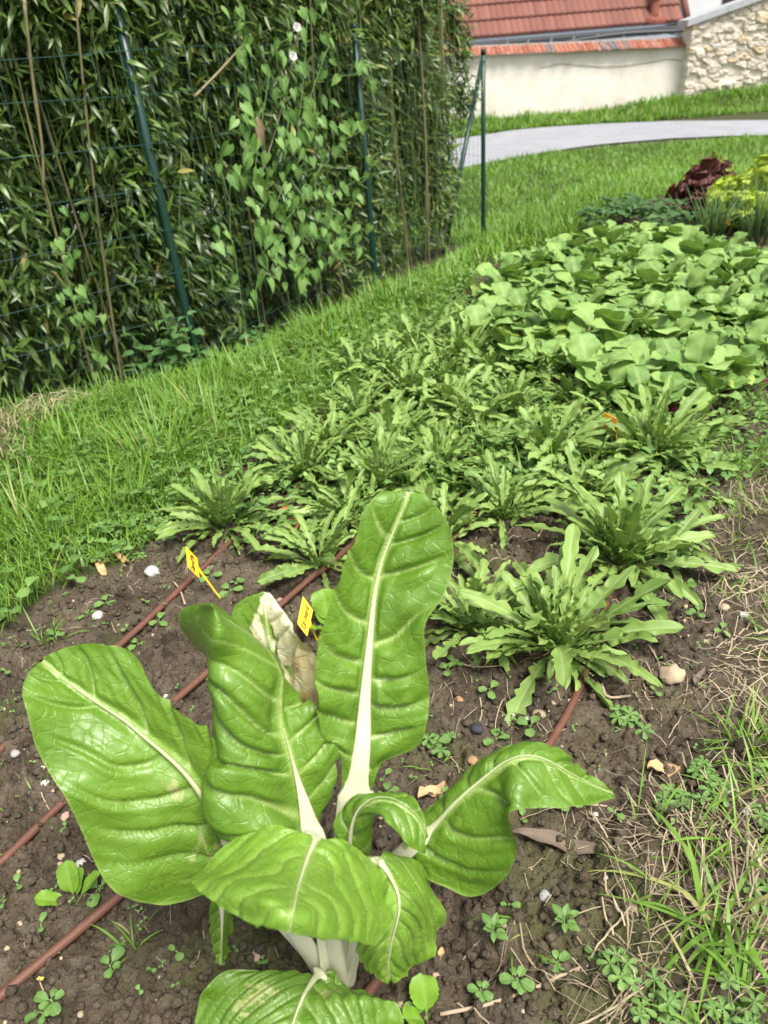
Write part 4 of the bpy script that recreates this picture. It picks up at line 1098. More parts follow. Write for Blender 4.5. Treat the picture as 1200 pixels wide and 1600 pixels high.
for px, py, nn, hgt, lab in ((1113, 376, 85, .24, "clump of thin dark green chives in front of the dark red lettuce"), (1188, 382, 45, .30, "taller chive clump beside the yellow green lettuce at the right"), (1085, 374, 25, .18, "thin sparse chive clump left of the larger one")):
    g = GT(px, py); q = MB()
    for i in range(nn):
        b = np.array([rng.normal(0, .045), rng.normal(0, .03), 0]); d = np.array([b[0] * 1.2 + rng.normal(0, .03), b[1] + rng.normal(0, .03), 0]); h_ = hgt * rng.uniform(.55, 1.1)
        q.tube(np.array([b, b + d * .4 + [0, 0, h_ * .5], b + d * 1.3 + [0, 0, h_]]), [.0022, .002, .0006], 5, tint=rng.random(), vein=0)
    o = q.build("chive_clump", CHIV); tag(o, lab, "chives", "chive clumps"); place(o, [g[0], g[1], zt(g[0], g[1])])
STRW = foliage_mat("strawberry_leaf", (.030, .085, .020), (.085, .170, .050), (.14, .24, .08), .5, .4, .25)
def trifol(seed, nl, L0=.05, hh=.14, nleaf=3, serr=.12):
    r = np.random.default_rng(seed); q = MB()
    for i in range(nl):
        az = i * 2.399 + r.normal(0, .3); rr = r.uniform(.2, 1) * hh; hgt = hh * r.uniform(.5, 1.0)
        top = np.array([-math.sin(az) * rr, math.cos(az) * rr, hgt])
        q.tube(catmull(np.array([[0, 0, 0], top * [.45, .45, .75], top]), 7), max(.0006, L0 * .02), 4, tint=.6, vein=.4)
        ti = float(np.clip(r.normal(.5, .25), 0, 1)); s_ = L0 * r.uniform(.7, 1.15)
        for j in range(nleaf):
            a2 = az + (j - (nleaf - 1) / 2) * (1.55 if nleaf == 3 else 1.15)
            P, ve = round_leaf(s_, s_ * (.78 if nleaf == 3 else .5), seed + i * 7 + j, stalk=.06, n=13, m=5, arch=.6, cup=.3, wav=.03, apex=2 if nleaf == 3 else 1.0)
            if nleaf == 5: P[..., 0] *= np.interp(np.linspace(0, 1, 13), [0, .3, .6, .85, 1], [.8, .7, .95, 1.1, .9])[:, None]
            P[..., 0] *= 1 + serr * np.sin(np.linspace(0, 1, 13) * 30)[:, None]
            q.grid(aim(P, a2, r.uniform(-.1, .35), r.normal(0, .15)) + top, vein=ve * .35, tint=ti)
    return q
for px, py, nl, sd, lab in ((945, 362, 16, 4, "small strawberry plant farthest left in the back row"), (1045, 372, 16, 5, "strawberry plant right against the back of the radish bed"), (1010, 356, 22, 1, "dark leafy strawberry plant behind the radish bed"), (975, 345, 18, 2, "strawberry plant at the left end of the back row by the grass"), (1050, 350, 14, 3, "strawberry plant beside the small dark red lettuce")):
    g = GT(px, py); o = trifol(sd, nl + 6, .055, .12).build("strawberry_plant", STRW); tag(o, lab, "strawberry plant", "strawberry plants at the back"); place(o, [g[0], g[1], zt(g[0], g[1])], rng.uniform(0, 6))

# ------------------------------------------------------------------ plant labels
YEL = plain_mat("yellow_plastic", (.70, .47, .018), .4, .4, .08, 40, .05)
YELT = YEL.node_tree.nodes["Principled BSDF"]; YELT.inputs['Subsurface Weight'].default_value = .0
ORA = plain_mat("orange_plastic", (.75, .30, .015), .4, .4, .08, 40, .05)
INK = plain_mat("black_ink", (.015, .012, .01), .6, .2)
GLY = {'C': [[(.9, .8), (.6, 1), (.2, .8), (.1, .4), (.35, .03), (.9, .15)]], 'a': [[(.8, .6), (.4, .65), (.1, .3), (.35, 0), (.75, .3), (.8, .6), (.8, .0), (.95, .05)]], 'r': [[(.2, .6), (.25, 0)], [(.22, .35), (.5, .62), (.8, .55)]],
       'o': [[(.5, .6), (.15, .35), (.4, 0), (.8, .25), (.5, .6)]], 't': [[(.45, 1), (.4, .1), (.7, 0)], [(.15, .62), (.8, .66)]], 'e': [[(.15, .32), (.8, .38), (.5, .65), (.15, .35), (.4, 0), (.85, .1)]],
       'E': [[(.9, 1), (.2, .95), (.15, 0), (.9, .05)], [(.18, .5), (.75, .52)]], 'p': [[(.25, .6), (.2, -.4)], [(.22, .45), (.6, .65), (.8, .3), (.5, 0), (.22, .15)]], 'i': [[(.5, .6), (.5, 0)], [(.5, .85), (.52, .9)]],
       'n': [[(.2, .6), (.22, 0)], [(.22, .4), (.55, .63), (.75, .4), (.78, 0)]], 'd': [[(.8, 1), (.8, 0)], [(.8, .45), (.4, .6), (.12, .3), (.4, 0), (.8, .2)]]}
def plant_label(px4, Y4, stem, text, mat, lab):
    """px4: corners top-left long side first: a (upper outer), b (upper stem side), c (lower stem side), d (lower outer)"""
    c4 = np.array([PY(x, y, Y) for (x, y), Y in zip(px4, Y4)])
    a, b, c, d = c4; n = nrm(np.cross(b - a, d - a)); n = n * np.sign(n @ (C0 - a))
    g = stem[1]; foot = GT(*g); foot[2] = float(hz(foot[0], foot[1])) - .02
    o = empty("plant_label", [foot[0], foot[1], zt(foot[0], foot[1])]); tag(o, lab, "plant label", "plant labels in the bed")
    bpy.context.view_layer.update(); og = np.array(o.location)
    th = .0016
    def quadpt(s, t): return a * (1 - s) * (1 - t) + b * s * (1 - t) + c * s * t + d * (1 - s) * t    # s towards stem, t down
    ring = [quadpt(s, t) for s, t in ((.06, 0), (.94, 0), (1, .04), (1, .40), (1, .60), (1, .96), (.94, 1), (.06, 1), (0, .96), (0, .04))]
    q = MB(); k_ = len(ring); ctr = np.mean(ring, 0)
    V = np.array([*(np.array(ring) + n * th / 2), *(np.array(ring) - n * th / 2), ctr + n * th / 2, ctr - n * th / 2]) - og
    fc = [[i, (i + 1) % k_, 2 * k_] for i in range(k_)] + [[k_ + (i + 1) % k_, k_ + i, 2 * k_ + 1] for i in range(k_)]
    q.add(V, fc); q.add(V[:2 * k_], [[i, k_ + i, k_ + (i + 1) % k_, (i + 1) % k_] for i in range(k_)])
    q.build("tag", mat, o, smooth=False)
    r0, r1 = quadpt(1, .38), quadpt(1, .66); mid = .5 * (r0 + r1); ax = nrm(r1 - r0); wd0 = np.linalg.norm(r1 - r0) / 2
    q = MB(); rows = []
    for f, ww in ((0, wd0), (.12, .0034), (.5, .0028), (.9, .0022), (1, .0006)):
        p = mid * (1 - f) + foot * f; rows.append([p - ax * ww + n * th * .45, p + ax * ww + n * th * .45, p + ax * ww - n * th * .45, p - ax * ww - n * th * .45])
    q.grid(np.array(rows) - og, True); q.build("stake", mat, o, smooth=False)
    if text:
        q = MB(); k_ = len(text)
        for i, ch in enumerate(text):
            for st in GLY[ch]:
                P = catmull(np.array(st), len(st) * 4) if len(st) > 2 else np.linspace(st[0], st[1], 5)
                tt_ = .90 - (i + P[:, 0] * .9) / k_ * .80; ss = .66 - P[:, 1] * .34
                pts = np.array([quadpt(s, t) for s, t in zip(ss, tt_)]) + n * (th * .5 + .0003)
                q.tube(pts - og, .0006, 5, flat=.5)
        q.build("writing", INK, o)
    return o
plant_label([(290, 853), (309, 873), (312, 904), (293, 885)], (1.20, 1.185, 1.17, 1.18), ((312, 890), (351, 934)), "Carotte", YEL, "yellow plant label leaning over the farthest left drip hose with black handwriting")
plant_label([(473, 931), (489, 953), (480, 995), (464, 974)], (1.06, 1.05, 1.02, 1.03), ((487, 977), (501, 998)), "Epinard", YEL, "yellow plant label beside the bleached chard leaf with black handwriting")
plant_label([(943, 644), (963, 654), (965, 676), (945, 668)], (1.62, 1.60, 1.60, 1.62), ((955, 672), (962, 735)), "", ORA, "orange yellow plant label standing in a rocket plant")
g_ = GT(1136, 372)
plant_label([(1130, 338), (1140, 340), (1141, 352), (1131, 350)], (g_[1],) * 4, ((1136, 350), (1138, 366)), "", ORA, "small orange plant label between the chives and the yellow green lettuce")

# ------------------------------------------------------------------ nettle and leafy weeds by the fence
NET = foliage_mat("nettle_leaf", (.045, .120, .030), (.110, .220, .070), (.15, .26, .1), .5, .35, .28)
def nettle(seed, stems, hgt, L0):
    r = np.random.default_rng(seed); q = MB()
    for s_ in range(stems):
        az = r.uniform(0, 6.28); lean = r.uniform(.05, .3); h_ = hgt * r.uniform(.6, 1.05)
        b = np.array([r.normal(0, .05), r.normal(0, .04), 0]); t = b + np.array([math.cos(az) * lean * h_, math.sin(az) * lean * h_, h_]); pts = catmull(np.array([b, .5 * (b + t) + [0, 0, .02], t]), 12)
        q.tube(pts, .0022, 5, tint=.3, vein=.2)
        for i, f in enumerate(np.linspace(.25, 1, 7)):
            p = pts[int(f * 11)]
            for sd in (0, 1):
                L = L0 * r.uniform(.75, 1.1) * (1.15 - .55 * f ** 3)
                P, ve = round_leaf(L, L * .62, seed * 9 + i * 2 + sd, stalk=.14, n=30, m=7, arch=.9, cup=.2, wav=.03, apex=2)
                P[..., 0] *= 1 + .12 * ((np.linspace(0, 1, 30) * 11 % 1) - .5)[:, None]
                q.grid(aim(P, az + i * math.pi / 2 + sd * math.pi + r.normal(0, .2), r.uniform(0, .55), r.normal(0, .15)) + p, vein=ve * .35, tint=float(np.clip(r.normal(.5, .25), 0, 1)))
    return q
for px, py, sd, st_, hg, lab in ((300, 545, 1, 6, .34, "nettle plant with toothed leaves at the foot of the leaning green post"), (250, 535, 2, 4, .30, "smaller nettle left of the leaning green post"), (395, 495, 3, 3, .20, "low nettle in the grass edge right of the leaning green post")):
    o = nettle(sd, st_, hg, .085).build("nettle", NET); tag(o, lab, "nettle", "nettles along the fence"); g = fplane(px, py, .09); place(o, [g[0], g[1], zt(g[0], g[1]) - .01])

# ------------------------------------------------------------------ grass (stuff)
def proj(p):
    c = (np.asarray(p) - C0) @ R
    return CX + F * c[..., 0] / -c[..., 2], CY - F * c[..., 1] / -c[..., 2], -c[..., 2]
def visible(x, y, mx=160, my=260):
    a, b, d = proj(np.column_stack([x, y, zt(x, y) + .05])); return (a > -mx) & (a < 1200 + mx) & (b > -my) & (b < 1600 + my) & (d > .1)
GRASS = foliage_mat("grass_blade", (.070, .170, .018), (.215, .385, .050), (.2, .3, .08), .42, .45, .35, nscale=12, bump=0, third=(.42, .36, .16))
def blade_set(x, y, L, W, lean, az, curve, tint, nl=6):
    N = len(x); base = np.column_stack([x, y, hz(x, y) - .004])
    d = np.column_stack([np.cos(az) * np.sin(lean), np.sin(az) * np.sin(lean), np.cos(lean)])
    up = nrm(np.column_stack([-np.cos(az), -np.sin(az), np.full(N, .15)]))
    B = basis(d, up); xs = B[:, 0]; zs = B[:, 2]
    t = np.linspace(0, 1, nl); ang = curve[:, None] * t[None] ** 1.2
    dy = np.cumsum(np.cos(ang), 1) / nl; dz = -np.cumsum(np.sin(ang), 1) / nl; dy -= dy[:, :1]; dz -= dz[:, :1]
    mid = base[:, None] + (d[:, None] * dy[..., None] + zs[:, None] * dz[..., None]) * L[:, None, None]
    w_ = np.interp(t, [0, .2, .6, 1], [.7, 1, .8, .04])
    off = xs[:, None] * (W[:, None] * .5 * w_)[..., None]
    return np.stack([mid - off, mid + off], 2)
def scatter_grass(xr, yr, dens, ok, Lf, W, tmean=.5, nl=6, leanr=(.05, .6), dry=.02, cmax=1.6):
    n = int((xr[1] - xr[0]) * (yr[1] - yr[0]) * dens)
    x = rng.uniform(*xr, n); y = rng.uniform(*yr, n)
    kp = visible(x, y); x, y = x[kp], y[kp]; kp = ok(x, y); x, y = x[kp], y[kp]
    n = len(x)
    cl = fbm(x * 5, y * 5, 91, 3)
    L = Lf(x, y) * rng.uniform(.45, 1.15, n) * (.55 + .9 * cl)
    az = rng.uniform(0, 6.28, n) + 3 * noise(x * 2.2, y * 2.2, 77)
    ti = np.clip(tmean + .5 * (noise(x * 1.6, y * 1.6, 33) - .5) + rng.normal(0, .2, n), 0, .99)
    ti = np.where(rng.random(n) < dry, rng.uniform(1.3, 2, n), ti)
    return blade_set(x, y, L, W * rng.uniform(.6, 1.3, n), rng.uniform(*leanr, n), az, rng.uniform(.1, cmax, n), ti, nl), ti
def on_road(x, y): return inpoly(x, y, ROADPOLY[::8] if False else ROADPOLY)
gq = MB()
hedge_dist = lambda x, y: crest_d(x, y)
okL = lambda x, y: ~in_bed(x, y) & (crest_d(x, y) < .10 + .16 * sstep(2.6, 3.4, y)) & (x < 1.0) & (rng.random(len(x)) < .35 + 1.1 * fbm(x * 4, y * 4, 55, 3))
for xr, yr, dn, W in (((-1.7, .2), (.7, 2.4), 12000, .0031), ((-1.4, .8), (2.4, 3.4), 7000, .0042)):
    P, ti = scatter_grass(xr, yr, dn, okL, lambda x, y: .10 + .03 * sstep(-.5, -.2, crest_d(x, y)) - .03 * sstep(-.12, .1, crest_d(x, y)), W); gq.grids(P, tint=ti, vein=0.0)
okM = lambda x, y: ~in_bed(x, y) & ~((crest_d(x, y) > .42) & (y < 6.3)) & (x < 5)
P, ti = scatter_grass((-.2, 3.6), (3.4, 6.8), 2600, okM, lambda x, y: .13 + 0 * x, .0065, .45, 5, dry=.015); gq.grids(P, tint=ti, vein=0.0)
okF = lambda x, y: ~in_bed(x, y) & ~on_road(x, y)
P, ti = scatter_grass((0, 10), (6.8, 13.6), 900, okF, lambda x, y: .15 + 0 * x, .012, .42, 4); gq.grids(P, tint=ti, vein=0.0)
P, ti = scatter_grass((0, 16), (17.6, 19.75), 700, okF, lambda x, y: .24 + .25 * sstep(.5, .8, fbm(x, y * 0, 3, 3)), .022, .4, 4, dry=.08); gq.grids(P, tint=ti, vein=0.0)
# tufts of thin grass on the right of the bed and single tufts on the soil
okR = lambda x, y: ~in_bed(x, y) & (x > .25) & (y < 2.6) & (fbm(x * 6, y * 6, 14, 3) + .5 * rng.random(len(x)) > .70 - .25 * sstep(1.2, 1.7, y))
P, ti = scatter_grass((.25, 2.0), (.2, 2.8), 4200, okR, lambda x, y: .10 + .05 * sstep(1.4, 2, y), .0028, .5, 6, leanr=(.1, 1.1), dry=.14); gq.grids(P, tint=ti, vein=0.0)
tag(gq.build("grass", GRASS), kind="stuff")

# coarse grass tufts, each a plant
def tuft(seed, n, L, W, spread_=.02, lean=(.1, 1.1), dry=.1):
    r = np.random.default_rng(seed); q = MB(); z = np.zeros(n)
    d_ = np.column_stack([r.normal(0, spread_, n), r.normal(0, spread_, n)])
    az = np.arctan2(d_[:, 1], d_[:, 0]) + r.normal(0, .7, n)
    P = blade_set(z, z, r.uniform(.4, 1.1, n) * L, r.uniform(.6, 1.2, n) * W, r.uniform(*lean, n), az, r.uniform(.1, 1.7, n), z, 8)
    P = P - np.array([0, 0, float(hz(0., 0.))]) + np.column_stack([d_, z])[:, None, None]
    q.grids(P, tint=np.where(r.random(n) < dry, r.uniform(1.3, 2, n), np.clip(r.normal(.5, .25, n), 0, 1)), vein=0.0); return q
for px, py, n, L, W, lab in ((1128, 1445, 26, .17, .0065, "coarse grass tuft of broad blades in the straw at the lower right"), (1170, 1150, 40, .10, .0035, "fine grass tuft by the straw at the right edge, middle of the bed side"), (1165, 1560, 30, .11, .005, "grass tuft at the very bottom right"), (690, 1205, 5, .07, .003, "sparse grass seedling left of the right drip hose"),
                             (835, 1460, 4, .09, .0028, "thin lone grass shoot right of the chard"), (1000, 1300, 5, .10, .003, "thin grass shoots right of the folded chard leaf tip"), (215, 1480, 9, .06, .0026, "thin grass seedlings below the broad chard leaf"), (55, 1255, 6, .05, .0026, "thin grass seedling at the left between two drip hoses"), (250, 730, 120, .24, .0042, "dense fountain of long grass left of the first rocket plant"), (330, 655, 110, .20, .0042, "long grass tuft above the leftmost rocket plants, by the turf's crest"), (190, 800, 90, .17, .004, "long grass tuft nearest the two dry leaves at the soil edge"), (425, 610, 110, .2, .0045, "long grass tuft just left of the pale arching rocket leaf"),
                             (520, 545, 110, .2, .0048, "long grass tuft above the rocket patch, half way to the radish bed"), (620, 480, 110, .19, .005, "long grass tuft between the middle fence post's foot and the radish bed"), (110, 720, 110, .2, .0042, "long grass tuft at the left below the straw heap"), (40, 830, 100, .19, .004, "long grass tuft at the left picture edge"), (300, 700, 90, .2, .004, "long grass tuft directly above the first rocket plant"), (700, 445, 90, .16, .005, "long grass tuft at the left tip of the radish bed"), (75, 1005, 18, .09, .003, "yellowing grass tuft at the left edge of the soil")):
    g = GT(px, py); o = tuft(int(px), int(n * (1 if n < 60 else 1.5)), L, W, .012 if n < 60 else .06, (.1, 1.0) if n < 100 else (.05, .8)).build("grass_tuft", GRASS); tag(o, lab, "grass tuft", "single grass tufts"); place(o, [g[0], g[1], float(hz(g[0], g[1]))])

# ------------------------------------------------------------------ straw (stuff)
k = NT("straw"); k.base(k.mix(k.noise(60, 3), k.mix(k.attr("tint"), (.14, .10, .065), (.52, .43, .28)), (.34, .28, .19)), .75, .25); STRAW = k.m
sq = MB()
def straw_in(pxpoly, n, L, W, h0, zflat=.25):
    a = np.array(pxpoly, float); pl = Gz(a[:, 0], a[:, 1])[:, :2]
    c = rng.uniform(pl.min(0), pl.max(0), (n * 5, 2)); c = c[inpoly(c[:, 0], c[:, 1], pl)]
    c = c[fbm(c[:, 0] * 7, c[:, 1] * 7, 8, 3) + .35 * rng.random(len(c)) > .5][:n]; N = len(c)
    l = L * rng.uniform(.35, 1.3, N); az = rng.uniform(0, 6.28, N) * .5 + 6 * noise(c[:, 0] * 4, c[:, 1] * 4, 6)
    t = np.linspace(-.5, .5, 7)[None]; bend = rng.normal(0, .55, N)[:, None]
    a2 = az[:, None] + bend * t
    X = c[:, :1] + np.cumsum(np.cos(a2), 1) / 7 * l[:, None]; Y = c[:, 1:] + np.cumsum(np.sin(a2), 1) / 7 * l[:, None]
    Z = hz(X, Y) + .002 + (h0 * rng.random(N) ** 1.6)[:, None] * (1 - zflat + zflat * np.cos(t * 5 + rng.uniform(0, 3, N)[:, None]))
    mid = np.stack([X, Y, Z], -1); wv_ = (W * rng.uniform(.4, 1.15, N))[:, None]
    off = np.stack([-np.sin(a2), np.cos(a2), .4 * np.sin(a2 * 3)], -1) * (wv_ * .5)[..., None]
    sq.grids(np.stack([mid - off, mid + off + [0, 0, .0006]], 2), tint=rng.uniform(0, 1, N))
straw_in([(1085, 800), (1140, 760), (1260, 740), (1290, 980), (1090, 960)], 300, .08, .0016, .02)
straw_in([(1090, 960), (1290, 960), (1290, 1200), (1110, 1150)], 190, .08, .0016, .016)
straw_in([(1010, 1330), (1090, 1280), (1290, 1240), (1290, 1720), (890, 1720), (950, 1520)], 560, .10, .0017, .025)
straw_in([(-40, 720), (-30, 640), (60, 600), (115, 625), (100, 670), (40, 720)], 1500, .16, .003, .10)
straw_in([(700, 760), (1000, 900), (1100, 1000), (1080, 1600), (620, 1600), (660, 1200)], 170, .07, .0016, .004)
straw_in([(0, 1000), (300, 850), (330, 1000), (500, 1250), (480, 1600), (0, 1600)], 130, .045, .0013, .003)
straw_in([(900, 1090), (1080, 1060), (1110, 1250), (1000, 1400), (900, 1330)], 45, .08, .0015, .006)
tag(sq.build("straw", STRAW, smooth=False), kind="stuff")
CORD = plain_mat("dry_stem", (.40, .30, .21), .8, .2, .4, 30)
for px, r_, lab in (([(688, 1587), (760, 1572), (830, 1548), (905, 1515), (985, 1502)], .0021, "long pale dry stem lying at the bottom below the seedlings"), ([(905, 1262), (960, 1265), (1040, 1295)], .0014, "thin dry twig under the folded chard leaf's tip"), ([(272, 912), (282, 925), (290, 948)], .0018, "short grey curved twig left of the first yellow label"), ([(716, 1100 - 60), (745, 1046), (795, 1043)], .0012, "thin pale root across the soil left of the big rocket plant"), ([(985, 945 + 145), (950, 1092), (940, 1072)], .0022, "brown twig under the big rocket plant by the hose")):
    p = ground_path(px, None, .004, .012); o0 = p[0].copy(); h_ = MB().tube(p - o0, r_, 6).build("dry_twig", CORD); h_.location = o0; tag(h_, lab, "twig", "dry twigs on the soil")

# ------------------------------------------------------------------ stones and crumbs
def lump(seed, n=16, m=10, rough=.25):
    u = np.linspace(0, 2 * np.pi, n + 1)[:-1]; v = np.linspace(0, np.pi, m)
    D = np.stack([np.sin(v)[:, None] * np.cos(u)[None], np.sin(v)[:, None] * np.sin(u)[None], np.broadcast_to(np.cos(v)[:, None], (m, n))], -1)
    r = 1 + rough * ((noise(D[..., 0] * 1.7 + seed * 3.1, D[..., 1] * 1.7 + D[..., 2] * 1.3, seed) - .5) * 2 + .5 * (noise(D[..., 0] * 4 + seed, D[..., 1] * 4 + D[..., 2] * 3.3, seed + 1) - .5))
    return D * r[..., None]
MATS = {'white': plain_mat("white_stone", (.46, .44, .40), .7, .3, .2, 60, .3), 'tan': plain_mat("tan_stone", (.38, .30, .20), .85, .2, .3, 70, .4), 'orange': plain_mat("orange_stone", (.32, .19, .11), .8, .2, .3, 60, .3),
        'pink': plain_mat("pink_stone", (.42, .28, .22), .8, .2, .3, 60, .3), 'grey': plain_mat("grey_stone", (.30, .29, .29), .7, .3, .3, 60, .3), 'dark': plain_mat("dark_stone", (.035, .037, .045), .7, .3, .3, 60, .3)}
STN = [(1048, 1056, 23, 'tan', "large rough tan stone right of the big rocket plant"), (718, 1093, 7, 'orange', "small orange stone right of the upright chard leaf"), (745, 1141, 12, 'dark', "blackish stone right of the upright chard leaf"), (705, 1211, 6, 'pink', "pink stone below the blackish one"), (74, 1233, 8, 'white', "white pebble between the two lower left hoses"),
       (67, 1201, 5, 'white', "small white pebble close to the middle left hose"), (105, 1283, 9, 'pink', "pinkish stone touching the edge of the broad chard leaf"), (127, 1354, 9, 'white', "white stone above the chard seedling"), (96, 1340, 7, 'tan', "tan pebble above left of the chard seedling"), (95, 1351, 5, 'pink', "tiny pink pebble above the chard seedling"), (27, 1184, 9, 'grey', "flat purplish grey stone by the upper left hose"),
       (32, 1447, 7, 'tan', "tan pebble at the lower left by the hose"), (22, 1486, 6, 'grey', "bluish grey pebble at the lower left corner"), (58, 1498, 5, 'pink', "tiny pink pebble below the lower left hose"), (402, 1502, 11, 'pink', "pinkish cream stone at the foot of the chard"), (240, 901, 15, 'white', "flat pale stone left of the first yellow label"), (152, 963, 10, 'white', "pale stone in the soil near the grass"), (76, 987, 7, 'tan', "tan pebble by the grass edge"),
       (165, 877, 8, 'pink', "pinkish pebble at the grass edge between two dry leaves"), (800, 1121, 5, 'white', "tiny white pebble left of the right hose"), (824, 1128, 5, 'white', "tiny white pebble nearest the right hose"), (843, 1121, 11, 'tan', "tan clod beside the right hose"), (740, 1190, 10, 'orange', "brownish stone above the folded chard leaf"), (930, 1278, 6, 'white', "white pebble below the folded leaf's tip"), (946, 1381, 5, 'white', "white pebble below the brown withered leaf"),
       (850, 1407, 10, 'grey', "flat grey stone right of the chard"), (850, 1439, 4, 'orange', "tiny orange pebble under the grey flat stone"), (1162, 1290, 9, 'white', "white stone in the straw at the right edge"), (1040, 1240, 14, 'orange', "rusty orange clod below the tan dry leaf"), (985, 1425, 14, 'tan', "sandy clod near the straw at the lower right"), (963, 1414, 5, 'white', "pale crumb near the sandy clod"), (683, 1543, 7, 'pink', "pink stone beside the lower right of the chard"), (704, 1590, 6, 'white', "white pebble at the bottom edge"),
       (1163, 958, 8, 'white', "white chip in the straw at the right"), (1105, 1030 - 30, 9, 'pink', "pale clod by the straw at the right"), (1130, 955, 10, 'tan', "tan clod near the right straw"), (258, 1085, 5, 'white', "tiny pebble between hoses behind the broad leaf"), (437, 905 + 28, 6, 'pink', "pinkish pebble by the small rocket plant"), (890, 1100, 5, 'white', "small pebble right of the right hose"), (1000, 1118, 7, 'pink', "pale pinkish pebble right of the hose below the big rocket plant")]
lm = [lump(i) for i in range(6)]
for i, (px, py, rp, mt, lab) in enumerate(STN):
    g = GT(px, py); _, _, dp = proj(g); r = rp * .88 * dp / F
    q = MB(); q.grid(lm[i % 6] * r * [1.1, .9, .62], True); o = q.build("stone", MATS[mt]); tag(o, lab, "stone", "stones on the soil")
    place(o, [g[0], g[1], float(hz(g[0], g[1])) + r * .12], rng.uniform(0, 6), 1, (rng.normal(0, .2), rng.normal(0, .2)))
SOILM = bpy.data.objects["ground"].data.materials[0]
n = 34000
x = rng.uniform(-.85, 1.0, n); y = .28 + 1.9 * rng.random(n) ** 1.4
kp = in_bed(x, y) & visible(x, y, 60, 80) & (fbm(x * 7, y * 7, 21, 3) + .35 * rng.random(n) > .44); x, y = x[kp], y[kp]; n = len(x)
rr = .0012 + .0062 * rng.random(n) ** 3.5
lq = [lump(20 + i, 8, 6, .4) for i in range(5)]
P = np.array(lq)[rng.integers(0, 5, n)]
a = rng.uniform(0, 6.28, n); ca, sa = np.cos(a), np.sin(a)
P = np.stack([P[..., 0] * ca[:, None, None] - P[..., 1] * sa[:, None, None], P[..., 0] * sa[:, None, None] + P[..., 1] * ca[:, None, None], P[..., 2] * .75], -1) * rr[:, None, None, None] + np.column_stack([x, y, hz(x, y) + rr * .3])[:, None, None]
P = np.concatenate([P, P[:, :, :1]], 2)
cq = MB(); cq.grids(P, lawn=0.0, moss=0.0); tag(cq.build("soil_crumbs", SOILM), kind="stuff")
gq2 = MB(); n = 900
x = rng.uniform(-.85, 1.0, n); y = .28 + 1.9 * rng.random(n) ** 1.3; kp = in_bed(x, y); x, y = x[kp], y[kp]; n = len(x)
rr = .0012 + .0028 * rng.random(n) ** 2
P = np.array(lq)[rng.integers(0, 5, n)] * rr[:, None, None, None] + np.column_stack([x, y, hz(x, y) + rr * .4])[:, None, None]
gq2.grids(np.concatenate([P, P[:, :, :1]], 2)); tag(gq2.build("gravel", MATS['tan']), kind="stuff")

# ------------------------------------------------------------------ fallen dry leaves
DRY = {'tan': plain_mat("tan_dry_leaf", (.50, .33, .17), .7, .3, .3, 50, .2), 'brown': plain_mat("brown_dry_leaf", (.15, .115, .085), .75, .3, .35, 50, .3), 'orange': plain_mat("orange_dry_leaf", (.46, .20, .08), .7, .3, .3, 50, .2), 'yellow': plain_mat("yellow_dry_leaf", (.55, .42, .10), .7, .3, .3, 50, .2)}
for pa, pb, W, mt, lab in (((1010, 1212), (1060, 1208), .022, 'tan', "tan dry leaf on the soil below the right side straw"), ((800, 1322), (958, 1345), .022, 'brown', "long curled brown withered leaf right of the chard"), ((440, 800), (468, 838), .028, 'orange', "orange dry leaf lying by the small rocket plant"), ((148, 880), (170, 906), .016, 'tan', "tan dry leaf at the grass edge, left of two"), ((178, 870), (205, 882), .014, 'tan', "tan dry leaf at the grass edge, right of two"), ((655, 1265), (695, 1240), .02, 'tan', "dry pinkish leaf behind the small curled chard leaf"), ((60, 1537), (72, 1531), .005, 'yellow', "tiny yellow leaf by the lower left hose"), ((1085, 1075), (1100, 1045), .012, 'brown', "grey brown leaf sliver right of the tan stone"), ((690, 1450 + 70), (690, 1500), .008, 'tan', "small tan leaf sliver right of the drooping chard leaf"), ((740, 683), (760, 668), .016, 'orange', "rusty dry leaf between rocket plants")):
    A_, B_ = GT(*pa), GT(*pb); L = np.linalg.norm(B_ - A_)
    t = np.linspace(0, 1, 16)[:, None]; v = np.linspace(-1, 1, 7)[None]
    w_ = np.sin(np.pi * np.clip(t, .02, .98)) ** .7; dr = nrm(B_ - A_); sd_ = nrm(np.cross([0, 0, 1.0], dr))
    P = A_ + dr * (t * L)[..., None] + sd_ * (v * w_ * W * .5 + .15 * W * np.sin(t * 5))[..., None]
    P[..., 2] = hz(P[..., 0], P[..., 1]).mean() + .006 + (.35 * W * v ** 2 * (.4 + .6 * np.sin(t * 9 + W * 900) ** 2) + .25 * W * np.sin(t * 6 + 1))
    o0 = A_; q = MB(); q.grid(P - o0); o = q.build("dry_leaf", DRY[mt]); o.location = o0; tag(o, lab, "dry leaf", "dry leaves on the soil")

# ------------------------------------------------------------------ seedlings
SEED = foliage_mat("seedling_leaf", (.085, .185, .040), (.190, .330, .085), (.3, .42, .16), .5, .35, .3)
def seedling(seed, nl, L0, hh, el=(.1, .6), asp=.62):
    r = np.random.default_rng(seed); q = MB(); top = np.array([r.normal(0, .15 * hh), r.normal(0, .15 * hh), hh])
    q.tube(np.array([[0, 0, -.004], top * .5, top]), .0009, 5, tint=.5, vein=.5)
    for i in range(nl):
        L = L0 * r.uniform(.65, 1.15); P, ve = round_leaf(L, L * asp, seed * 11 + i, stalk=.22, apex=2 if nl > 6 else 1.0, n=16, m=7, arch=.6, cup=.2, wav=.03)
        q.grid(aim(P, i * (math.pi if nl == 2 else 2.399) + r.normal(0, .25), r.uniform(*el), r.normal(0, .15)) + top * (.75 + .25 * (i / nl)), vein=ve * .4, tint=float(np.clip(r.normal(.5, .25), 0, 1)))
    return q
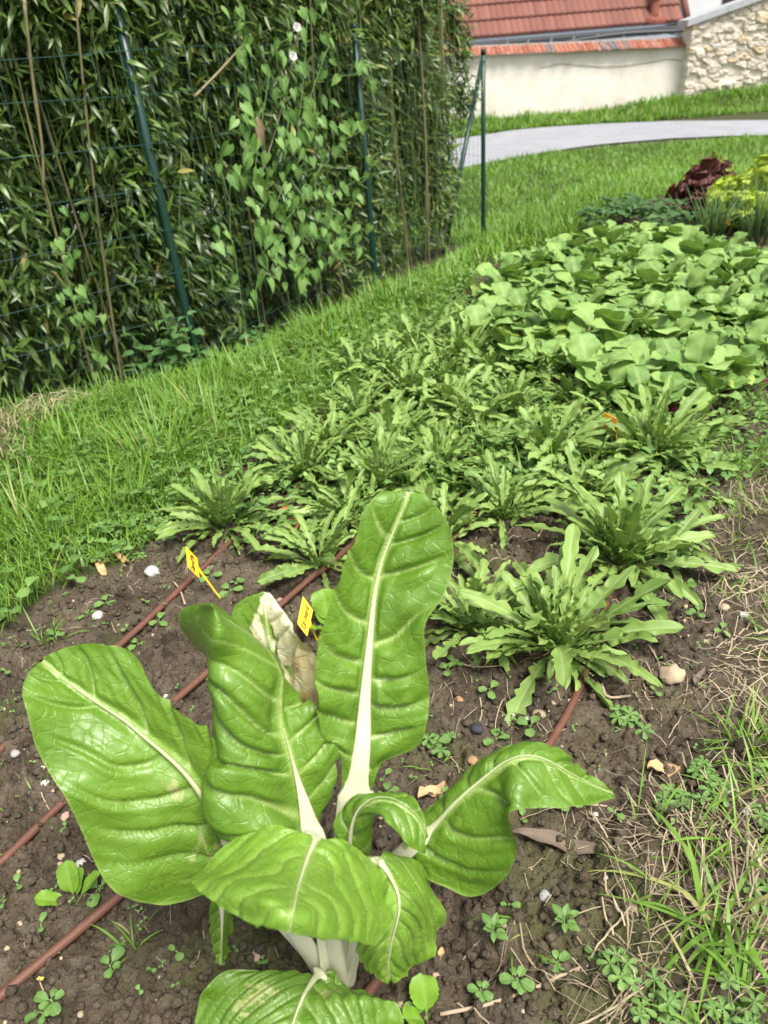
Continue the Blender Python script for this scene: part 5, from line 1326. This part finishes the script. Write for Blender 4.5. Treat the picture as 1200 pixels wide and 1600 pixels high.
SDP = [seedling(41, 2, .013, .007), seedling(42, 3, .019, .008), seedling(43, 4, .018, .010), seedling(44, 6, .015, .014), seedling(45, 9, .022, .036, (.0, 1.1), .45)]
CIN = [trifol(51, 5, .012, .020, 5, .22), trifol(52, 8, .012, .032, 5, .22), trifol(53, 3, .011, .016, 5, .22)]
WPX = [(775, 1158, 1), (827, 1147, 1), (795, 1428, 0), (880, 1468, 4), (866, 1512, 3), (771, 1490, 4), (755, 1560, 3), (812, 1545, 3), (930, 1496, 2), (108, 1303, 0), (32, 1396, 0), (90, 1575, 3), (70, 1590, 2), (173, 1515, 2), (214, 1004, 1), (250, 975, 1), (267, 988, 0), (167, 945, 1), (137, 963, 1), (90, 1004, 2), (14, 1056, 0), (246, 885, 3), (370, 912, 2), (360, 925, 1),
       (1067, 856, 2), (1072, 910, 2), (710, 1042, 2), (700, 1050, 1), (1026, 1078, 0), (1090, 965, 2), (1128, 985, 1), (680, 1165, 2), (608, 1262, 1), (600, 1225, 0), (65, 1452, 0), (282, 1497, 0), (960, 1290, 0), (870, 1262, 1), (905, 1262, 1), (815, 1280, 0), (690, 1255, 0), (985, 985, 1), (1010, 945, 1), (765, 1085, 1), (1010, 1135, 0), (600, 1600, 2), (640, 1598, 3), (420, 985, 0), (330, 905, 1), (860, 935 + 150, 0), (200, 985, 0), (155, 1392, 1), (160, 1380, 0), (330, 955, 0), (230, 945, 0), (190, 860, 3), (225, 850, 2), (270, 855, 2), (1180, 700, 3), (1160, 735, 2), (320, 770, 3), (340, 745, 3), (310, 690, 4), (620, 690, 4), (680, 690, 3), (800, 690, 3), (440, 840, 3), (550, 735, 3), (655, 700, 4), (390, 730, 4)]
CPX = [(1096, 1222, 0), (1035, 1290, 2), (1045, 1262, 0), (1083, 1278, 1), (1118, 1262, 0), (1192, 1218, 0), (1195, 1300, 1), (965, 1537, 0), (1019, 1583, 1), (1060, 1590, 0), (971, 1126, 0), (985, 1140, 2), (1099, 1224, 2), (690, 1166, 2), (1145, 1600, 1), (185, 840, 1), (215, 875, 0), (240, 830, 1), (150, 880, 0), (260, 810, 1), (125, 870, 1), (200, 815, 1), (1190, 1420, 0), (1110, 1480, 2)]
def wlabel(px, py, what):
    if px < 330 and py > 1130: where = "left of the chard between the lower hoses"
    elif px < 460 and py > 900: where = "on the soil between grass and the left hoses"
    elif px < 460: where = "by the long grass at the bed's left edge"
    elif py < 800: where = "among the rocket plants"
    elif px > 940 and py > 1180: where = "in the straw at the lower right"
    elif py > 1350: where = "on the soil at the bottom right of the chard"
    elif py > 1120: where = "between the chard and the right hose"
    else: where = "on the soil around the big rocket plants"
    return what + " " + where
for lst, protos, nm, what, cat in ((WPX, SDP, "seedling", "small green round leaved seedling", "seedling"), (CPX, CIN, "cinquefoil", "small five fingered cinquefoil plant", "weed")):
    made = {}
    for px, py, kd in lst:
        g = GT(px, py)
        if kd in made: o = made[kd].copy(); COL.objects.link(o)
        else: o = protos[kd].build(nm, SEED if nm == "seedling" else STRW if False else SEED); made[kd] = o
        tag(o, wlabel(px, py, what), cat, ("seedlings on the soil" if nm == "seedling" else "cinquefoil plants"))
        place(o, [g[0], g[1], float(hz(g[0], g[1]))], rng.uniform(0, 6.28), rng.uniform(.85, 1.25))
# young chard and spinach
YCH = foliage_mat("young_chard_leaf", (.13, .28, .02), (.22, .40, .04), (.4, .52, .15), .38, .45, .3)
q = MB()
for az, el, L, wf in ((.25, 1.3, .058, .36), (1.7, .75, .05, .34), (-1.0, .9, .05, .25), (-.3, 1.1, .045, .25)):
    P, ve = round_leaf(L, L * wf * 1.2, int(L * 1000), stalk=.3, n=24, m=9, arch=.5, cup=.35, wav=.05); q.grid(aim(P, az, el), vein=ve * .5, tint=.5)
g = GT(118, 1412); o = q.build("chard_seedling", YCH); tag(o, "young chard seedling with three upright leaves at the lower left hose", "chard"); place(o, [g[0], g[1], float(hz(g[0], g[1]))])
q = MB()
for az, el, L, wf in ((.2, 1.3, .09, .62), (-.9, 1.0, .08, .5), (1.0, 1.1, .05, .5), (2.6, .8, .06, .5)):
    P, ve = round_leaf(L, L * wf, int(L * 1000) + 3, stalk=.3, n=24, m=9, arch=.3, cup=.3, wav=.05); q.grid(aim(P, az, el), vein=ve * .5, tint=.4)
g = GT(515, 985); o = q.build("spinach_plant", YCH); tag(o, "small spinach plant next to the second yellow label", "spinach"); place(o, [g[0], g[1], float(hz(g[0], g[1]))], 0, .85)
q = MB()
for az, el, L in ((.1, 1.2, .05), (2.0, 1.0, .04)):
    P, ve = round_leaf(L, L * .6, int(L * 1000) + 3, stalk=.25, n=20, m=9, arch=.4, cup=.3, wav=.04); q.grid(aim(P, az, el), vein=ve * .5, tint=.5)
g = GT(668, 1592); o = q.build("chard_seedling", YCH); tag(o, "tiny chard seedling at the bottom edge right of the big chard", "chard"); place(o, [g[0], g[1], float(hz(g[0], g[1]))])

# ------------------------------------------------------------------ low weeds that cover the soil between the plants (stuff)
n = 5000
a = np.array([(300, 800), (330, 700), (420, 640), (540, 545), (650, 480), (740, 430), (760, 520), (900, 580), (1100, 640), (1190, 600), (1210, 720), (1110, 800), (1060, 900), (900, 760), (640, 800), (420, 880)], float); pl = Gz(a[:, 0], a[:, 1])[:, :2]
c = rng.uniform(pl.min(0), pl.max(0), (n * 4, 2)); c = c[inpoly(c[:, 0], c[:, 1], pl)]; c = c[fbm(c[:, 0] * 4, c[:, 1] * 4, 19, 3) + .3 * rng.random(len(c)) > .52 - .12 * sstep(1.8, 2.4, c[:, 1])][:n]; N = len(c)
T, VE = round_leaf(1.0, .62, 5, stalk=.2, n=7, m=5, arch=.5, cup=.25, wav=.03)
hh_ = rng.random(N) ** 2 * .06
base = np.column_stack([c, hz(c[:, 0], c[:, 1]) + .004 + hh_])
az = rng.uniform(0, 6.28, N); el = rng.uniform(-.1, .8, N)
d = np.column_stack([np.cos(az) * np.cos(el), np.sin(az) * np.cos(el), np.sin(el)])
P = put(T, base, d, nrm(rng.normal(0, .2, (N, 3)) + [0, 0, 1]), rng.uniform(.010, .030, N))
q = MB(); q.grids(P, vein=np.broadcast_to(VE * .35, (N, *VE.shape)), tint=rng.uniform(0, .95, N)); tag(q.build("ground_cover_weeds", SEED), kind="stuff")
lq_ = [lobed_leaf(1.0, .23, 4 + i % 3, 900 + i, arch=.5 + .12 * i, twist=.2 * (i - 3), cut=.8) for i in range(7)]
rk = np.array([(480, 800), (500, 700), (580, 600), (680, 500), (760, 500), (900, 590), (1090, 650), (1130, 760), (1040, 880), (900, 800), (640, 830), (500, 860)], float); rpl = Gz(rk[:, 0], rk[:, 1])[:, :2]
c = rng.uniform(rpl.min(0), rpl.max(0), (9000, 2)); c = c[inpoly(c[:, 0], c[:, 1], rpl)][:1700]; N = len(c)
az = rng.uniform(0, 6.28, N); el = rng.uniform(.1, 1.1, N)
P = put(np.array([l_[0] for l_ in lq_])[0], np.column_stack([c, hz(c[:, 0], c[:, 1]) + .003]), np.column_stack([np.cos(az) * np.cos(el), np.sin(az) * np.cos(el), np.sin(el)]), nrm(rng.normal(0, .25, (N, 3)) + [0, 0, 1]), rng.uniform(.05, .125, N)) if False else None
rq = MB(); wh_ = rng.integers(0, 7, N); sz = rng.uniform(.05, .13, N)
for i in range(7):
    m_ = wh_ == i
    Pq = put(lq_[i][0], np.column_stack([c, hz(c[:, 0], c[:, 1]) + .003])[m_], np.column_stack([np.cos(az) * np.cos(el), np.sin(az) * np.cos(el), np.sin(el)])[m_], nrm(rng.normal(0, .25, (m_.sum(), 3)) + [0, 0, 1]), sz[m_])
    rq.grids(Pq, vein=np.broadcast_to(lq_[i][1] * .6, (m_.sum(), *lq_[i][1].shape)), tint=np.clip(rng.normal(.55, .25, m_.sum()), 0, .95))
tag(rq.build("rocket_undergrowth", ROCK), kind="stuff")
P, ti = scatter_grass((-.6, 1.8), (1.3, 3.4), 3600, lambda x, y: inpoly(x, y, pl) & (fbm(x * 5, y * 5, 29, 3) + .38 * sstep(-.95, -.3, crest_d(x, y)) > .50), lambda x, y: .12 + 0 * x, .0032, .5, 6, leanr=(.1, .9)); q = MB(); q.grids(P, tint=ti, vein=0.0); tag(q.build("bed_grass", GRASS), kind="stuff")

# clover and small broadleaf weeds in the turf (stuff)
def low_leaves(name, pxpoly, n, thr, s0, s1, mat, nleaf, hmax, k):
    a = np.array(pxpoly, float); pl = Gz(a[:, 0], a[:, 1])[:, :2]
    c = rng.uniform(pl.min(0), pl.max(0), (n * 5, 2)); c = c[inpoly(c[:, 0], c[:, 1], pl)]; c = c[fbm(c[:, 0] * 4, c[:, 1] * 4, k, 3) + .2 * rng.random(len(c)) > thr][:n]; N = len(c)
    T, VE = round_leaf(1.0, .8, 5, stalk=.1, n=7, m=5, arch=.3, cup=.25, wav=.03)
    base = np.repeat(np.column_stack([c, hz(c[:, 0], c[:, 1]) + .006 + hmax * rng.random(N)]), nleaf, 0); M = N * nleaf
    az = np.repeat(rng.uniform(0, 6.28, N), nleaf) + np.tile(np.arange(nleaf) * 6.28 / nleaf, N); el = rng.uniform(-.1, .35, M)
    P = put(T, base, np.column_stack([np.cos(az) * np.cos(el), np.sin(az) * np.cos(el), np.sin(el)]), nrm(rng.normal(0, .15, (M, 3)) + [0, 0, 1]), np.repeat(rng.uniform(s0, s1, N), nleaf))
    q = MB(); q.grids(P, vein=np.broadcast_to(VE * .3, (M, *VE.shape)), tint=np.repeat(rng.uniform(0, .95, N), nleaf)); tag(q.build(name, mat), kind="stuff")
low_leaves("clover", [(-100, 900), (0, 700), (300, 560), (480, 490), (660, 440), (640, 520), (450, 660), (330, 780), (260, 880), (120, 920), (0, 980), (-100, 1000)], 1500, .60, .008, .014, SEED, 3, .05, 87)
low_leaves("broadleaf_weeds", [(-60, 800), (150, 700), (330, 590), (600, 440), (740, 400), (700, 460), (480, 620), (330, 760), (250, 900), (0, 1000)], 260, .55, .018, .036, SEED, 2, .05, 97)
low_leaves("soil_moss_plants", [(0, 960), (250, 850), (500, 880), (1100, 900), (1120, 1250), (900, 1600), (0, 1600)], 260, .5, .003, .0065, SEED, 2, .006, 47)
